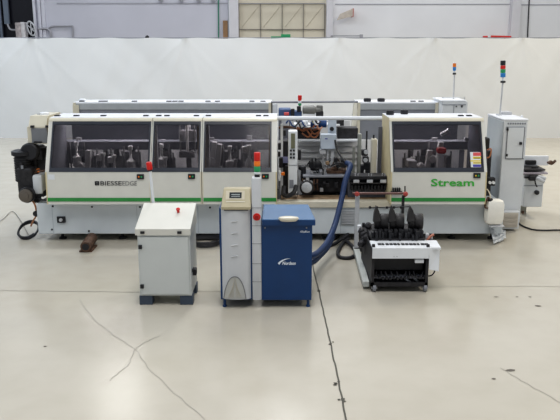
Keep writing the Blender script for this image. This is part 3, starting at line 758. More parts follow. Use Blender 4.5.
# machinery in its bay
yy = 11.9
MB().box(XR(277,113,yy),XR(350,113,yy),yy,yy+.6,.6,Z(121,yy)).build('rear_bed', mat('bed_white',(.55,.55,.56),.5), rear)
mt = MB().lathe(P(302.5,110.2,yy),(1,0,0),[(0,.03),(.01,.075),(.20,.08),(.22,.055),(.30,.05),(.31,.03),(.34,.03)],18).build('grey_motor', mat('motor_olive_grey',(.17,.17,.16),.5,var=.2), rear, True)
MB().pbox(316.5,105.5,323,112,yy-.03,.12,.02).build('motor_box', mat('motor_olive_grey',(.17,.17,.16),.5), rear)
MB().pbox(303,113,316,115.5,yy-.05,.1,.01).build('motor_foot', M_top, rear)
MB().pbox(316,111,323.5,117,yy-.05,.12,.02).build('gear_case', M_dark, rear)
MB().pbox(278.5,109,291,121,yy,.3,.02).pbox(291,111,302,117,yy-.02,.2,.02).build('blue_drive', mat('slate_blue',(.06,.11,.24),.5), rear)
MB().pbox(291,108.8,294.5,117,yy-.05,.05,.01).pbox(297,106.5,301,112,yy-.05,.1,.01).build('black_drive', M_black, rear)
MB().pbox(284,112.5,289,115.5,yy-.06,.05,.01).build('red_cap', M_print_red, rear)
p = P(299.8,110,yy+.02)
st = MB().cyl(p,P(299.8,99,yy+.02),.014,seg=8).build('signal_tower', M_lgrey, rear)
MB().lathe(P(299.8,105.6,yy+.02),(0,0,1),[(0,.02),(.01,.028),(.07,.028)],12).build('base_ring', M_lgreen, st)
MB().lathe(P(299.8,103.2,yy+.02),(0,0,1),[(0,.03),(.05,.03)],12).build('ring', M_white, st)
MB().lathe(P(299.8,100.6,yy+.02),(0,0,1),[(0,.03),(.04,.034),(.085,.034),(.09,.025)],12).build('lamp', M_red, st)

# rear control cabinet with signal tower
t = thing('rear_control_cabinet', 'small pale grey control cabinet behind the green lettered hood, thin signal tower on top', 'cabinet', (XR(454,105,11.9),12.1,0))
MB().pbox(441.5,101.5,466.5,150,11.7,.7,.01).build('body', M_rcab, t)
zc = Z(101.5,11.7)
MB().box(XR(441.5,101,11.7),XR(466.5,101,11.7),11.7,12.4,zc,zc+.02,.005).build('roof', M_top, t)
MB().pbox(442,104.5,466,105,11.69,.01).pbox(453.6,105,454,113,11.69,.01).build('door_seam', M_mgrey, t)
MB().pbox(461.5,105,462.7,107.4,11.68,.02).pbox(456,106,457,107,11.68,.02).build('lock', M_black, t)
MB().box(XR(441.5,130,11.7),XR(466.5,130,11.7),11.75,12.35,0,Z(150,11.7)).build('plinth', M_dgrey, t)
MB().pbox(442.3,97.2,443,101,12.2,.03).pbox(442.3,97.2,465,97.7,12.2,.03).pbox(464.5,97.2,465.1,101,12.2,.03).build('top_frame', M_rcab, t)
def tower(par, px, rows, base_row, Y, rad, lean, lamps):
    """pole from base_row to rows[-1]; lamps between consecutive rows"""
    pb = P(px, base_row, Y); pt = P(px+lean, rows[-1], Y)
    tw = MB().cyl(pb, pt, .012 if rad<.04 else .014, seg=8).build('signal_tower', M_lgrey, par)
    for (a,b,m_) in lamps:
        p0, p1 = P(px+lean, b, Y), P(px+lean*1.05, a, Y)
        h_ = (p1-p0).length
        MB().lathe(p0, p1-p0, [(0,rad*.92),(h_*.1,rad),(h_*.9,rad),(h_,rad*.92)], 16).build('lamp', m_, tw, True)
    return tw
tower(t, 453.4, (63,75), 101, 12.0, .028, 1.0, ((62.6,63.3,M_white),(63.3,67,M_orange),(67,70.6,M_lblue),(72.8,74.6,M_black)))
MB().cyl(P(454.3,74,12.0),P(454.3,70,12.0),.014,seg=8).build('neck', M_white, t)

# ================================================================ RIGHT CONTROL CABINET
CYF, CYB = 9.64, 10.42
zt = Z(120.7,CYF)
x0c = 3.085; x1c = 3.405
t = thing('electrical_cabinet', 'tall pale grey electrical cabinet at the right end of the machine with tall signal tower', 'cabinet', ((x0c+x1c)/2,10.0,0))
cb = MB().box(x0c,x1c,CYF,CYB,.10,zt,.008).build('body', M_rcab, t)
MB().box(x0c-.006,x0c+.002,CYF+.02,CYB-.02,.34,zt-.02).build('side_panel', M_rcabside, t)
MB().box(x0c-.01,x1c+.01,CYF-.01,CYB+.01,zt,zt+.022,.006).build('roof', M_top, t)
MB().box(x0c+.02,x1c-.02,CYF+.03,CYB-.03,0,.10).build('plinth', mat('plinth_grey',(.45,.46,.46),.5), t)
d = MB().pbox(507.2,127.5,523.3,158.5,CYF-.02,.02,.004).build('door', M_rcab, t)
MB().pbox(506.6,127,507.2,159,CYF-.012,.012).pbox(523.3,127,523.9,159,CYF-.012,.012).pbox(506.6,158.5,523.9,159.1,CYF-.012,.012).pbox(506.6,126.9,523.9,127.4,CYF-.012,.012).build('door_gap', M_dgrey, t)
for px,r in ((507.9,129.5),(507.0,155.2)): MB().pbox(px-.9,r-1.2,px+.9,r+1.2,CYF-.035,.03,.004).build('hinge', M_black, d)
MB().pbox(519.8,142.2,522.4,144.8,CYF-.045,.03,.005).build('door_handle', M_black, d)
g = MB()
for i in range(8): g.lathe(P(508.3+i*2.4,123.6,CYF),(0,-1,0),[(0,.013),(.006,.013)],8)
g.build('vent_hole', M_mgrey, t)
gr = MB().pbox(500.8,213.0,518.0,227.4,CYF-.16,.16,.004)
gr = gr.build('base_vent', mat('beige_vent',(.50,.46,.40),.5), t)
g = MB()
for i in range(3): g.pbox(501.6,215.5+i*4.0,517.2,217.6+i*4.0,CYF-.17,.012)
g.build('vent_slat', mat('beige_slat',(.42,.38,.33),.5), gr)
MB().pbox(499.8,211.8,519.2,229,CYF-.14,.1,.004).build('vent_frame', M_rcab, t)
tw = tower(t, 499.9, (60,82), 114.5, 10.2, .036, 3.0, ((60.6,65.2,M_black),(65.4,69.0,M_red),(69.2,72.8,M_lgreen),(73,77.2,M_lblue),(80.8,82.8,M_black)))
MB().cyl(P(502.9,81,10.2),P(503,77,10.2),.013,seg=8).build('neck', M_white, t)
MB().box(XR(501,114,10.3),XR(511,114,10.3),10.25,10.4,zt+.02,Z(111.5,10.3),.01).box(XR(497,114,10.2),XR(501,114,10.2),10.15,10.25,zt+.02,Z(114,10.2),.005).build('cable_gland', M_lgrey, t)
p = P(522,117.6,9.9); MB().lathe((p.x,9.9,zt+.02),(0,0,1),[(0,.02),(.02,.02),(.03,.01)],10).build('lifting_eye', M_white, t)

# jug hanging at the machine corner
jx = XR(495.3,212,8.84)
jz0, jz1 = Z(226.5,8.86), Z(199.8,8.86)
t = thing('plastic_jug', 'milky white plastic jug hanging at the right corner of the machine', 'jug', (jx,8.88,jz0))
jm = MB().box(jx-.122,jx+.122,8.80,8.985,jz0+.02,jz1+.005,.07).build('jug_body', M_jug, t, True)
MB().lathe((jx-.07,8.87,jz1-.02),(0,0,1),[(0,.035),(.03,.035),(.035,.03)],14).build('jug_cap', M_black, t, True)
MB().tube([(jx-.07,8.87,jz1+.0),(jx-.10,8.86,jz1+.03),(jx-.13,8.84,jz1-.03),(jx-.14,8.83,jz1-.09),(jx-.11,8.81,jz1-.1)],.012).build('jug_wire', M_rust, t, True)
# crumpled clear sheet under it
def film():
    bm = bmesh.new(); n=16; rows=[]
    for j in range(n+1):
        r_=[]
        for i in range(n+1):
            u,v=i/n,j/n
            px = 489+ (22+ v*-4)*u; r = 227 + v*8
            x=XR(px,r,9.0); y=8.78+.7*v*.0+.25*u+.05*noise.noise(Vector((u*5,v*5,3)))
            z = max(.015, .17*(1-v)*(1-.6*u)+.03+.015*noise.noise(Vector((u*5,v*5,1))))
            r_.append(bm.verts.new((x, y+ (1-v)*.18, z)))
        rows.append(r_)
    for a,b in zip(rows,rows[1:]):
        for i in range(n): bm.faces.new((a[i],a[i+1],b[i+1],b[i]))
    m = MB(); m.bm.free(); m.bm=bm; return m
tag(film().build('plastic_film', mat('clear_film',(.46,.48,.50),.35,var=.06,scale=12), origin=ORI, smooth=True), 'crumpled translucent plastic film on the floor under the white jug', 'film')

# ================================================================ OUTFEED CONVEYOR
t = thing('outfeed_table', 'pale grey outfeed side table with clamps behind the tall electrical cabinet', 'table', (XR(537,185,10.3),10.6,0))
MB().pbox(524,176,543,207,10.3,.5,.01).build('side_box', M_rcab, t)
MB().pbox(524,185.5,543,186,10.29,.01).build('box_seam', M_mgrey, t)
MB().pbox(524,156.0,548.5,165.5,10.55,.05,.005).build('back_fence', M_top, t)
MB().pbox(524.5,169.2,545.5,170.8,10.28,.5,.004).build('black_rail', M_dark, t)
MB().pbox(524.5,172.6,548,174.4,10.25,.55,.004).build('steel_rail', mat('rail_mauve',(.40,.36,.40),.4), t)
MB().pbox(526,160.5,536.5,164.8,10.5,.05,.01).build('black_stop', M_black, t)
MB().pbox(532,166.6,538.5,167.9,10.35,.04,.005).pbox(525,176.8,540,178.4,10.27,.04).pbox(530,176,536,181,10.2,.08,.01).build('clamp', M_black, t)
MB().tube([P(537,178,10.2),P(541,180,10.15),P(544,181.5,10.15)],.03).tube([P(538,176.5,10.2),P(546,178.5,10.15)],.025,smooth=False).build('clamp_arm', M_lgrey, t, True)
MB().tube([P(535,181,10.2),P(535.6,184,10.2),P(537,187,10.2)],.01,seg=6).build('cable', M_black, t)
MB().lathe(P(536,192,10.3),(0,-1,0),[(0,.03),(.05,.035),(.06,.02)],12).build('knob', M_black, t, True)
g = MB().tube([P(548,162.5,10.5),P(552,163.5,10.4),P(555.5,160.5,10.4)],.02).lathe(P(550.5,162.5,10.4),(0,-1,0),[(0,.035),(.05,.03)],10).build('end_clamp', M_rust, t, True)
MB().box(XR(521,205,10.6),XR(527,205,10.6),10.6,10.75,0,.35,.01).build('leg', mat('leg_olive',(.36,.36,.32),.5), t)
MB().pbox(522,211,524.5,214,10.2,.05,.01).build('black_fitting', M_rust, t)
tag(MB().tube([F(519,223.5,.012),F(524,226.5,.012),F(533,229.5,.012),F(545,230.3,.012),F(556,230,.012),F(575,230.5,.012)],.012,seg=6).build('power_cable', M_black, origin=ORI, smooth=True),
    'thin black power cable trailing over the floor right of the cabinet', 'cable')

# ================================================================ FOREGROUND WHITE CABINET
A0 = 6.65; A1 = 7.12
cx0, cx1 = -1.418, -.882
zb0 = Z(295.8,A0); zs = Z(235,A0)
t = thing('white_junction_cabinet', 'white steel cabinet with sloping lid and grey feet standing before the machine', 'cabinet', ((cx0+cx1)/2,6.9,0))
bd = MB().box(cx0+.012,cx1-.004,A0,A1,zb0,zs,.006).build('body', M_cab, t)
zl0, zl1, zbk = Z(235.4,A0-.02), Z(229.2,A0-.02), Z(203,7.15)
lid = MB().prism([(A0-.02,zl0),(A0-.02,zl1),(7.15,zbk),(7.15,zl0)], cx0-.004, cx1+.004).build('lid', M_cabtop, t)
dfr = MB().box(cx0+.028,cx1-.02,A0-.016,A0,zb0+.02,zs-.02,.004).build('door', M_cab, t)
for px,r in ((140.0,247.3),(141.8,286.8)): MB().pbox(px-1.8,r-1.9,px+1.8,r+1.9,A0-.034,.02,.003).build('door_lock', M_black, dfr)
for px in (142.2,179.3): MB().pbox(px-2.1,231.6,px+2.1,234.0,A0-.034,.02,.003).build('lid_lock', M_black, lid)
for px in (139.5,180.0):
    x = XR(px,300,A0); MB().box(x,x+.13,A0+.0,A0+.12,0,zb0,.004).build('foot', M_foot, t)
    MB().box(x,x+.13,A1-.14,A1-.02,0,zb0,.004).build('foot', M_foot, t)
# emergency stop on the lid
yb_ = 6.97; zz = zl1+(zbk-zl1)*(yb_-(A0-.02))/(7.15-(A0-.02))
yb_ = 7.0
A_=(A0-.02,zl1); B_=(7.15,zbk); pe = on_line(212.2,A_,B_); xe = X(178.4,*pe)
es = MB().lathe((xe,pe[0],pe[1]-.003),(0,-.45,1),[(0,.014),(.03,.014)],12).build('stop_stem', M_red, lid, True)
MB().lathe((xe,pe[0]-.012,pe[1]+.022),(0,-.45,1),[(0,.016),(.008,.02),(.022,.02),(.028,.012)],16).build('stop_button', M_red, lid, True)
# rotary handle on right side
MB().box(cx1-.004,cx1+.03,6.78,6.86,Z(276.5,6.75)-.0,Z(270.5,6.75),.006).build('side_switch', M_black, t)
MB().box(cx1-.004,cx1+.008,6.72,6.80,Z(271,6.75),Z(268.6,6.75),.002).build('side_latch', M_black, t)
# beacon behind
pb = P(154.6,203.5,7.19); pt = P(150.0,170,7.19)
bc = MB().cyl((pb.x,7.19,zbk-.25),pt,.017,.015,seg=12).cyl((pb.x,7.13,zbk-.05),(pb.x,7.2,zbk-.05),.02,seg=8).cyl((pb.x,7.13,zbk-.2),(pb.x,7.2,zbk-.2),.02,seg=8).build('beacon_pole', M_white, t, True)
MB().lathe(P(149.9,170.0,7.19),(-.1,0,1),[(0,.025),(.01,.031),(.075,.031),(.085,.024)],16).build('beacon_lamp', M_red, bc, True)
MB().lathe(P(150.0,171.2,7.19),(-.1,0,1),[(0,.02),(.016,.03)],16).build('beacon_base', M_dark, bc)

# ================================================================ GLUE MELTER
G0 = 6.57; G1 = 7.15
t = thing('hot_melt_glue_unit', 'deep blue hot melt glue unit with grey curved column and light tower on top', 'machine', (-.12,6.86,0))
gz0 = Z(300.3,G0); gzt = Z(224,G0)
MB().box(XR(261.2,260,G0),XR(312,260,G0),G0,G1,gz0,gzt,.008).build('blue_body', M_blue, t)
M_b = [o for o in t.children][0]
lidA = (G0-.03, Z(219.3,G0-.03)); lidB = (G1, Z(204.2,G1))
ld = MB()
xa0,xa1 = X(262.0,*lidA), X(315.6,*lidA); xb0,xb1 = X(263.6,*lidB), X(308.4,*lidB)
zlow = Z(225.6,G0-.03)
ld.hexa([Vector((xa0,lidA[0],zlow)),Vector((xa1,lidA[0],zlow)),Vector((xa1,*lidA)),Vector((xa0,*lidA)),
         Vector((xb0,lidB[0],zlow)),Vector((xb1,lidB[0],zlow)),Vector((xb1,*lidB)),Vector((xb0,*lidB))],.008)
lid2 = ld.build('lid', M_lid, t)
MB().box(xa0+.003,xa1-.003,lidA[0]-.004,lidA[0]+.004,zlow+.002,lidA[1]-.008).build('lid_lip', M_blue, lid2)
hx = X(288.5,*lidA)
lh_ = MB().lathe((hx,lidA[0]-.012,Z(218.6,G0-.04)),(0,0,1),[(-.026,.03),(-.022,.05),(0,.062),(.014,.058),(.02,.04)],24).build('lid_handle', M_ivory, lid2, True); lh_.scale = (1.6,.75,1.0)

for px in (265.0,306.5): MB().lathe(P(px,227.8,G0),(0,-1,0),[(0,.008),(.005,.008)],10).build('lid_screw', M_mgrey, M_b)
def gmap(px0,px1,r0,r1,Y=G0):
    return lambda u,v: P(px0+(px1-px0)*u, r1+(r0-r1)*v, Y)
text_mesh('Nordson', 'lettering', M_letwhite, M_b, gmap(282.2,295.8,261.4,264.8), offset=.03, shear=.2)
text_mesh('AltaBlue', 'lettering', M_letwhite, M_b, gmap(299.8,309.6,230.4,232.6), offset=.01, shear=.2)
# swoosh logo
lg = MB(); N=14; up=[];lo=[]
for i in range(N+1):
    s_ = i/N
    px = 278.2 + 12.2*s_**1.35
    r = 264.3 - 5.6*math.sin(min(1,s_*1.0)*math.pi*.52)
    wd = 1.25*(1-s_)**.8+.06
    up.append(P(px-.3*wd, r-wd*.7, G0-.004)); lo.append(P(px+.9*wd, r+wd*.5, G0-.004))
for i in range(N): lg.bm.faces.new([lg.bm.verts.new(p) for p in (up[i],up[i+1],lo[i+1],lo[i])])
lg.build('logo_swoosh', M_letwhite, M_b)
# left module
L0 = XR(219.6,250,G0); L1 = XR(252.0,250,G0)
ztl = Z(208,G0+.02)
mod = MB().box(L0,L1,G0+.02,G1-.05,gz0,ztl,.006).build('control_module', M_blue, t)
# grey bulging front cover
fp = MB()
xa,xb = XR(221.6,250,G0), XR(250.6,250,G0)
nseg=10; prof=[(xa, G0+.02)]
pts_=[]
for i in range(nseg+1):
    u=i/nseg; x=xa+(xb-xa)*u; y=G0+.02-.045*math.sin(u*math.pi)**.5 if 0<u<1 else G0+.02
    pts_.append((x,y))
loop0=[fp.bm.verts.new((x,y,gz0+.015)) for x,y in pts_]; loop1=[fp.bm.verts.new((x,y,Z(207.8,G0))) for x,y in pts_]
for i in range(nseg): fp.bm.faces.new((loop0[i],loop0[i+1],loop1[i+1],loop1[i]))
fp.bm.faces.new(loop0[::-1]); fp.bm.faces.new(loop1); fp.bm.faces.new((loop0[0],loop1[0],loop1[-1],loop0[-1]))
fc = fp.build('front_cover', M_gplastic, mod, True)
# embossed slots
g = MB(); 
for r in (221.5,233.5,245.5,256.5): 
    g.tube([P(231.5,r+.5,G0-.025),P(234,r-.2,G0-.027),P(237.5,r-.4,G0-.027)],.006,seg=8)
g.build('embossed_slot', mat('slot_grey',(.52,.53,.54),.5), fc, True)
# arch at the bottom
ar=[]
for i in range(17):
    a = i/16; u = a*2-1
    ar.append((234.8+11.2*u, 298.6-22.0*(1-abs(u)**2.3)**.75))
Yf = G0-.032
vs=[P(px,r,Yf) for px,r in ar]
m_=MB(); fv=[m_.bm.verts.new(v) for v in vs]; bv=[m_.bm.verts.new(v+Vector((0,.03,0))) for v in vs]
m_.bm.faces.new(fv); 
for i in range(len(vs)-1): m_.bm.faces.new((fv[i],fv[i+1],bv[i+1],bv[i]))
m_.build('arch_inlay', M_arch, fc)
MB().tube([v+Vector((0,-.002,0)) for v in vs],.004,seg=6,smooth=False).build('arch_edge', mat('arch_edge_grey',(.20,.20,.21),.5), fc, True)
g = MB()
for i in range(5): g.tube([P(234.8-1.5*(5-i)*.9,297.5-.0*i,Yf-.002),P(234.8-1.0*(3.5-i*.6),291-i*2,Yf-.002),P(234.8,286.8-i*2.0,Yf-.002),P(234.8+1.0*(3.5-i*.6),291-i*2,Yf-.002),P(234.8+1.5*(5-i)*.9,297.5,Yf-.002)],.0018,seg=5)
g.build('arch_lines', mat('arch_line',(.50,.47,.40),.5), fc)
# tan control head
hA=(G0-.03,Z(207,G0-.03)); hB=(G0+.16,Z(188.2,G0+.16))
hd = MB()
x0_,x1_ = X(220.8,*hA), X(251.2,*hA); x2_,x3_ = X(223.5,*hB), X(250.6,*hB)
hd.hexa([Vector((x0_,hA[0],hA[1]-.0)),Vector((x1_,hA[0],hA[1])),Vector((x3_,*hB)),Vector((x2_,*hB)),
         Vector((x0_,hA[0]+.3,hA[1]-.01)),Vector((x1_,hA[0]+.3,hA[1]-.01)),Vector((x3_,hB[0]+.12,hB[1]-.01)),Vector((x2_,hB[0]+.12,hB[1]-.01))],.012)
hdo = hd.build('control_head', M_tan, mod)
MB().hexa([Vector((x0_+.006,hA[0]-.006,hA[1]-.028)),Vector((x1_-.006,hA[0]-.006,hA[1]-.028)),Vector((x1_,hA[0]-.004,hA[1]+.004)),Vector((x0_,hA[0]-.004,hA[1]+.004)),
           Vector((x0_+.006,hA[0]+.05,hA[1]-.028)),Vector((x1_-.006,hA[0]+.05,hA[1]-.028)),Vector((x1_,hA[0]+.05,hA[1]+.004)),Vector((x0_,hA[0]+.05,hA[1]+.004))],.006).build('head_lip', M_tan, hdo)
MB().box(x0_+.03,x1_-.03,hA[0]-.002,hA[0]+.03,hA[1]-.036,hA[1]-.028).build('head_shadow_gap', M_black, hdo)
def hbox(px0,px1,r0,r1,lift,name,m__,par):
    a=on_line(r0,hB,hA); b=on_line(r1,hB,hA)
    return MB().prism([(a[0]-lift,a[1]+lift*.3),(a[0]+.004,a[1]),(b[0]+.004,b[1]),(b[0]-lift,b[1]+lift*.3)], X(px0,*a), X(px1,*a)).build(name,m__,par)
hbox(226.2,244.8,190.8,199.6,.004,'display_bezel',mat('bezel_tan',(.52,.47,.36),.45),hdo)
ds = hbox(229.6,241.8,192.4,198.2,.007,'display',M_lcd,hdo)
hbox(231.4,240,194.2,195.0,.009,'readout',M_lcdtxt,ds); hbox(231.4,240,196.0,196.7,.009,'readout',M_lcdtxt,ds)
hbox(226.0,245.0,201.2,202.2,.004,'key_row',mat('key_cream',(.55,.52,.42),.5),hdo)
# grey column
col = MB().box(XR(252.0,250,G0-.02),XR(261.4,250,G0-.02),G0-.015,G0+.12,gz0,Z(177.8,G0),.018).build('grey_column', M_gplastic, t, True)
g = MB()
for r in (207.5,225.5,243.5,263.5,281.5): g.pbox(252.1,r,261.3,r+.5,G0-.018,.01)
g.build('column_joint', mat('joint_grey',(.30,.30,.31),.5), col)
q = P(256.8,216.8,G0-.015)
sw = MB().lathe(q,(0,-1,0),[(0,.036),(.008,.037),(.012,.034)],28).build('main_switch_plate', M_red, col, True)
MB().lathe(q+Vector((0,-.012,0)),(0,-1,0),[(0,.022),(.03,.020)],16).build('main_switch_knob', mat('dark_red',(.35,.01,.01),.4), sw, True)
tz = G0+.05
twr = MB().lathe(P(257.2,178.2,tz),(0,0,1),[(0,.026),(.04,.026),(.045,.02)],16).build('signal_tower', M_black, col, True)
for a,b,m__ in ((171.8,174.0,M_white),(166.2,171.6,M_lgreen),(161.0,166.0,M_orange),(152.4,160.8,M_red)):
    p0=P(257.2,b,tz); h_=(P(257.2,a,tz)-p0).length
    MB().lathe(p0,(0,0,1),[(0,.028),(.004,.031),(h_-.004,.031),(h_,.028)],20).build('lamp', m__, twr, True)
for px,Yl in ((224.8,G0+.04),(308.0,G0+.04),(224.8,G1-.12),(306.0,G1-.08)):
    x = XR(px,303,G0+.04); MB().lathe((x,Yl,0),(0,0,1),[(0,.022),(.015,.022),(.018,.014),(gz0+.01,.014)],12).build('leg', M_blue, t, True)

# hoses
def hose(px_rows, r, name, label, m__=M_hose):
    t_ = MB().tube([P(a,b,c) for a,b,c in px_rows], r, seg=12).build(name, m__, origin=ORI, smooth=True)
    tag(t_, label, 'hose'); return t_
hose([(347,163,9.35),(350.5,165.5,9.2),(348.5,172,9.05),(345,182,8.9),(342.5,195,8.8),(339,210,8.62),(334.5,226,8.4),(328,241,8.1),(320,251,7.75),(312.8,255.5,7.35),(304,256,7.22)],.036,
     'heated_glue_hose','thick blue heated hose arching down from the machine bay to the blue unit')
hose([(333,236,8.55),(328,247,8.25),(320,256,7.9),(313,262,7.5),(305,264,7.22)],.03,'heated_glue_hose','lower blue hose running close behind the blue glue unit')
M_cable = M_black
tag(MB().tube([F(349,238,.05),F(343,243,.03),F(338,252,.02),F(340,257,.02),F(349,258,.02),F(356,254,.02),F(352,246,.03),F(346,241,.04)],.024,seg=8).build('black_hose_loop', M_cable, origin=ORI, smooth=True),
    'black hose looped on the floor left of the coil trolley', 'hose')
tag(MB().tube([F(349,236,.1)+Vector((0,.1,0)),F(336,243,.03),F(326,247,.02),F(318,252,.02),F(313,262,.02)],.022,seg=8).build('black_floor_cable', M_cable, origin=ORI, smooth=True),
    'black cable running over the floor to the blue glue unit', 'cable')
tag(MB().tube([F(322,236,.02),F(328,240,.02),F(334,239,.02),F(339,235,.02)],.018,seg=8).build('short_black_cable', M_cable, origin=ORI, smooth=True),
    'short black cable on the floor under the machine bay beside the blue hose', 'cable')
# coil at left
c = F(29.0,234.5,.03); pts=[]
for k in range(30):
    a = k*2*math.pi/10; rr = .13+.006*math.sin(k*1.7)
    pts.append(c+Vector((math.cos(a)*rr, math.sin(a)*rr*1.2, .075+.075*math.sin(a)-.02+.012*(k//10))))
tag(MB().tube(pts,.014,seg=6).build('cable_coil', M_cable, origin=ORI, smooth=True), 'black coiled cable on the floor at the left end of the machine', 'cable')
c = F(206,242,.03); pts=[]
for k in range(40):
    a = k*2*math.pi/10; rr = .19+.012*math.sin(k*1.9)
    pts.append(c+Vector((math.cos(a)*rr*1.1, math.sin(a)*rr, .013*(k//10))))
tag(MB().tube(pts,.018,seg=6).build('cable_coil', M_cable, origin=ORI, smooth=True), 'black coiled cable lying on the floor between white cabinet and blue unit', 'cable')
tag(MB().tube([F(30,237,.01),F(14,212,.01),F(3,219,.01),F(-8,226,.01)],.005,seg=5).build('thin_wire', mat('wire_grey',(.25,.24,.22),.6), origin=ORI), 'thin wire lying on the floor left of the machine', 'wire')
# rusty pipe stub
tp = thing('rusty_steel_tube', 'short rusty brown steel tube lying on the floor before the machine base', 'pipe', F(87,249))
a_=F(85.5,247,.075); b_=F(92,238,.075); ax=(b_-a_).normalized()
mm=MB(); mm.lathe(a_,ax,[(0,.045),(.0,.062),(.02,.07),((b_-a_).length,.07)],20)
mm.build('tube', M_rust, tp, True)
MB().lathe(a_-ax*.002,ax,[(0,.044),(.003,.044)],20).build('bore', M_black, tp)
MB().box(a_.x-.09,a_.x+.07,a_.y+.02,a_.y+.30,0,.02,.004).build('skid', M_rust, tp)

# ================================================================ COIL TROLLEY
T0 = 7.02
t = thing('coil_trolley', 'wheeled black trolley with white cover and three rolls of edge tape', 'trolley', (XR(400,290,T0),7.6,0))
tx0, tx1 = XR(371.5,270,T0), XR(428.5,270,T0)
zfr = Z(287,T0)
# lower frame
fz0 = Z(286.5,T0); fz1 = Z(282.5,T0)
g = MB()
g.box(tx0,tx1,T0,T0+.03,fz0,fz1).box(tx0,tx1,T0+.9,T0+.93,fz0,fz1)
g.box(tx0,tx0+.03,T0,T0+.93,fz0,fz1).box(tx1-.03,tx1,T0,T0+.93,fz0,fz1)
zcov = Z(258.5,T0)
for x in (tx0,tx1-.03):
    for y in (T0,T0+.9): g.box(x,x+.03,y,y+.03,fz0,zcov+.15)
fr = g.build('frame', M_dark, t)
MB().box(tx0+.03,tx1-.03,T0+.12,T0+.85,zcov-.17,zcov-.0,.01).build('tray', M_black, t)
for xx_ in (tx0+.004,tx1-.012): MB().box(xx_,xx_+.008,T0+.03,T0+.9,fz1,zcov+.1).build('side_plate', M_black, t)
MB().box(tx0+.03,tx1-.03,T0+.86,T0+.88,fz1,zcov+.1).build('back_plate', M_black, t)
MB().box(tx0+.03,tx1-.03,T0+.03,T0+.86,fz0,fz0+.01).build('base_plate', M_dgrey, t)
MB().pbox(373,276.5,427,278.5,T0+.05,.08).build('cross_bar', M_dgrey, t)
g = MB()
for i in range(9):
    x = tx0+.06+i*(tx1-tx0-.12)/8
    g.cyl((x,T0+.06,fz1+.03),(x+random.uniform(-.03,.03),T0+.10,fz1+.09),.011,seg=8)
g.build('feed_roller', M_dark, t, True)
g = MB()
for i in range(14):
    x = tx0+.05+i*(tx1-tx0-.1)/13
    g.lathe((x,T0+.03,Z(277.5,T0)+random.uniform(-.02,.015)),(0,-1,0),[(0,.016),(.03,.014)],8)
g.build('guide_pin', M_black, t)
MB().cyl(P(411,275,T0+.1),P(419,283,T0+.1),.016,seg=8).cyl(P(416,274,T0+.15),P(425,281,T0+.15),.014,seg=8).cyl(P(405,279,T0+.1),P(411,282,T0+.1),.012,seg=8).build('steel_rod', M_metal, t)
MB().pbox(415,259.5,424,263.2,T0-.01,.04,.004).build('white_tag', M_white, t)
MB().tube([P(428.5,276,T0+.05),P(432,275,T0+.02),P(434.6,271,T0+.02),P(432,268,T0+.05)],.007,seg=6).build('loose_wire', M_black, t, True)
def caster(x,y):
    w = MB().lathe((x-.018,y,.045),(1,0,0),[(0,.035),(.004,.045),(.032,.045),(.036,.035)],18).build('wheel', M_mgrey, t, True)
    MB().box(x-.03,x-.02,y-.02,y+.03,.03,fz0+.0,.003).box(x+.02,x+.03,y-.02,y+.03,.03,fz0,.003).box(x-.03,x+.03,y-.02,y+.04,fz0-.012,fz0+.002,.003).build('fork', M_metal, w)
for px in (374.5,425.5):
    for y in (T0+.03,T0+.88): caster(XR(px,288,T0),y)
# white cover: front with top shelf
cx0_, cx1_ = XR(372.6,250,T0-.03), XR(429.2,250,T0-.03)
za, zb2 = Z(258.6,T0-.03), Z(248.2,T0-.03); ybk = T0+.22; zbk2 = Z(240.6,ybk)
cv = MB().prism([(T0-.03,za),(T0-.03,zb2),(ybk,zbk2),(ybk,zbk2-.02),(T0-.01,zb2-.015),(T0-.01,za)], cx0_, cx1_).build('cover', M_white, t)
MB().hexa([P(429.0,269.5,T0-.03),P(438.8,271.5,T0+.0),P(439.8,249.8,T0+.05),P(429.0,247.6,T0-.03),
           P(429.0,269.5,T0-.01),P(438.8,271.5,T0+.02),P(439.8,249.8,T0+.07),P(429.0,247.6,T0-.01)],.004).build('cover_side', M_white, cv)
MB().prism([(T0-.03+.02,zb2+.002),(ybk,zbk2+.004),(ybk,zbk2-.01),(T0-.01,zb2-.02)], cx1_, XR(438.5,248,T0+.1)).build('cover_wing', M_white, cv)
g = MB(); S0=(T0-.03,zb2); S1=(ybk,zbk2)
for i in range(13):
    pa=on_line(243.6,S1,S0); pbq=on_line(245.2,S1,S0); px=377.5+i*3.9; w_=random.choice((2.2,3.0,3.4))
    g.prism([(pa[0],pa[1]+.005),(pbq[0],pbq[1]+.005),(pbq[0],pbq[1]-.004),(pa[0],pa[1]-.004)], X(px,*pa), X(px+w_,*pa))
g.build('slot', M_black, cv)
g = MB()
for px,r in ((394,256.5),(397,256.5),(413,249)): g.lathe(P(px,r,T0-.03),(0,-1,0),[(0,.004),(.004,.004)],8)
g.build('cover_screw', M_mgrey, cv)
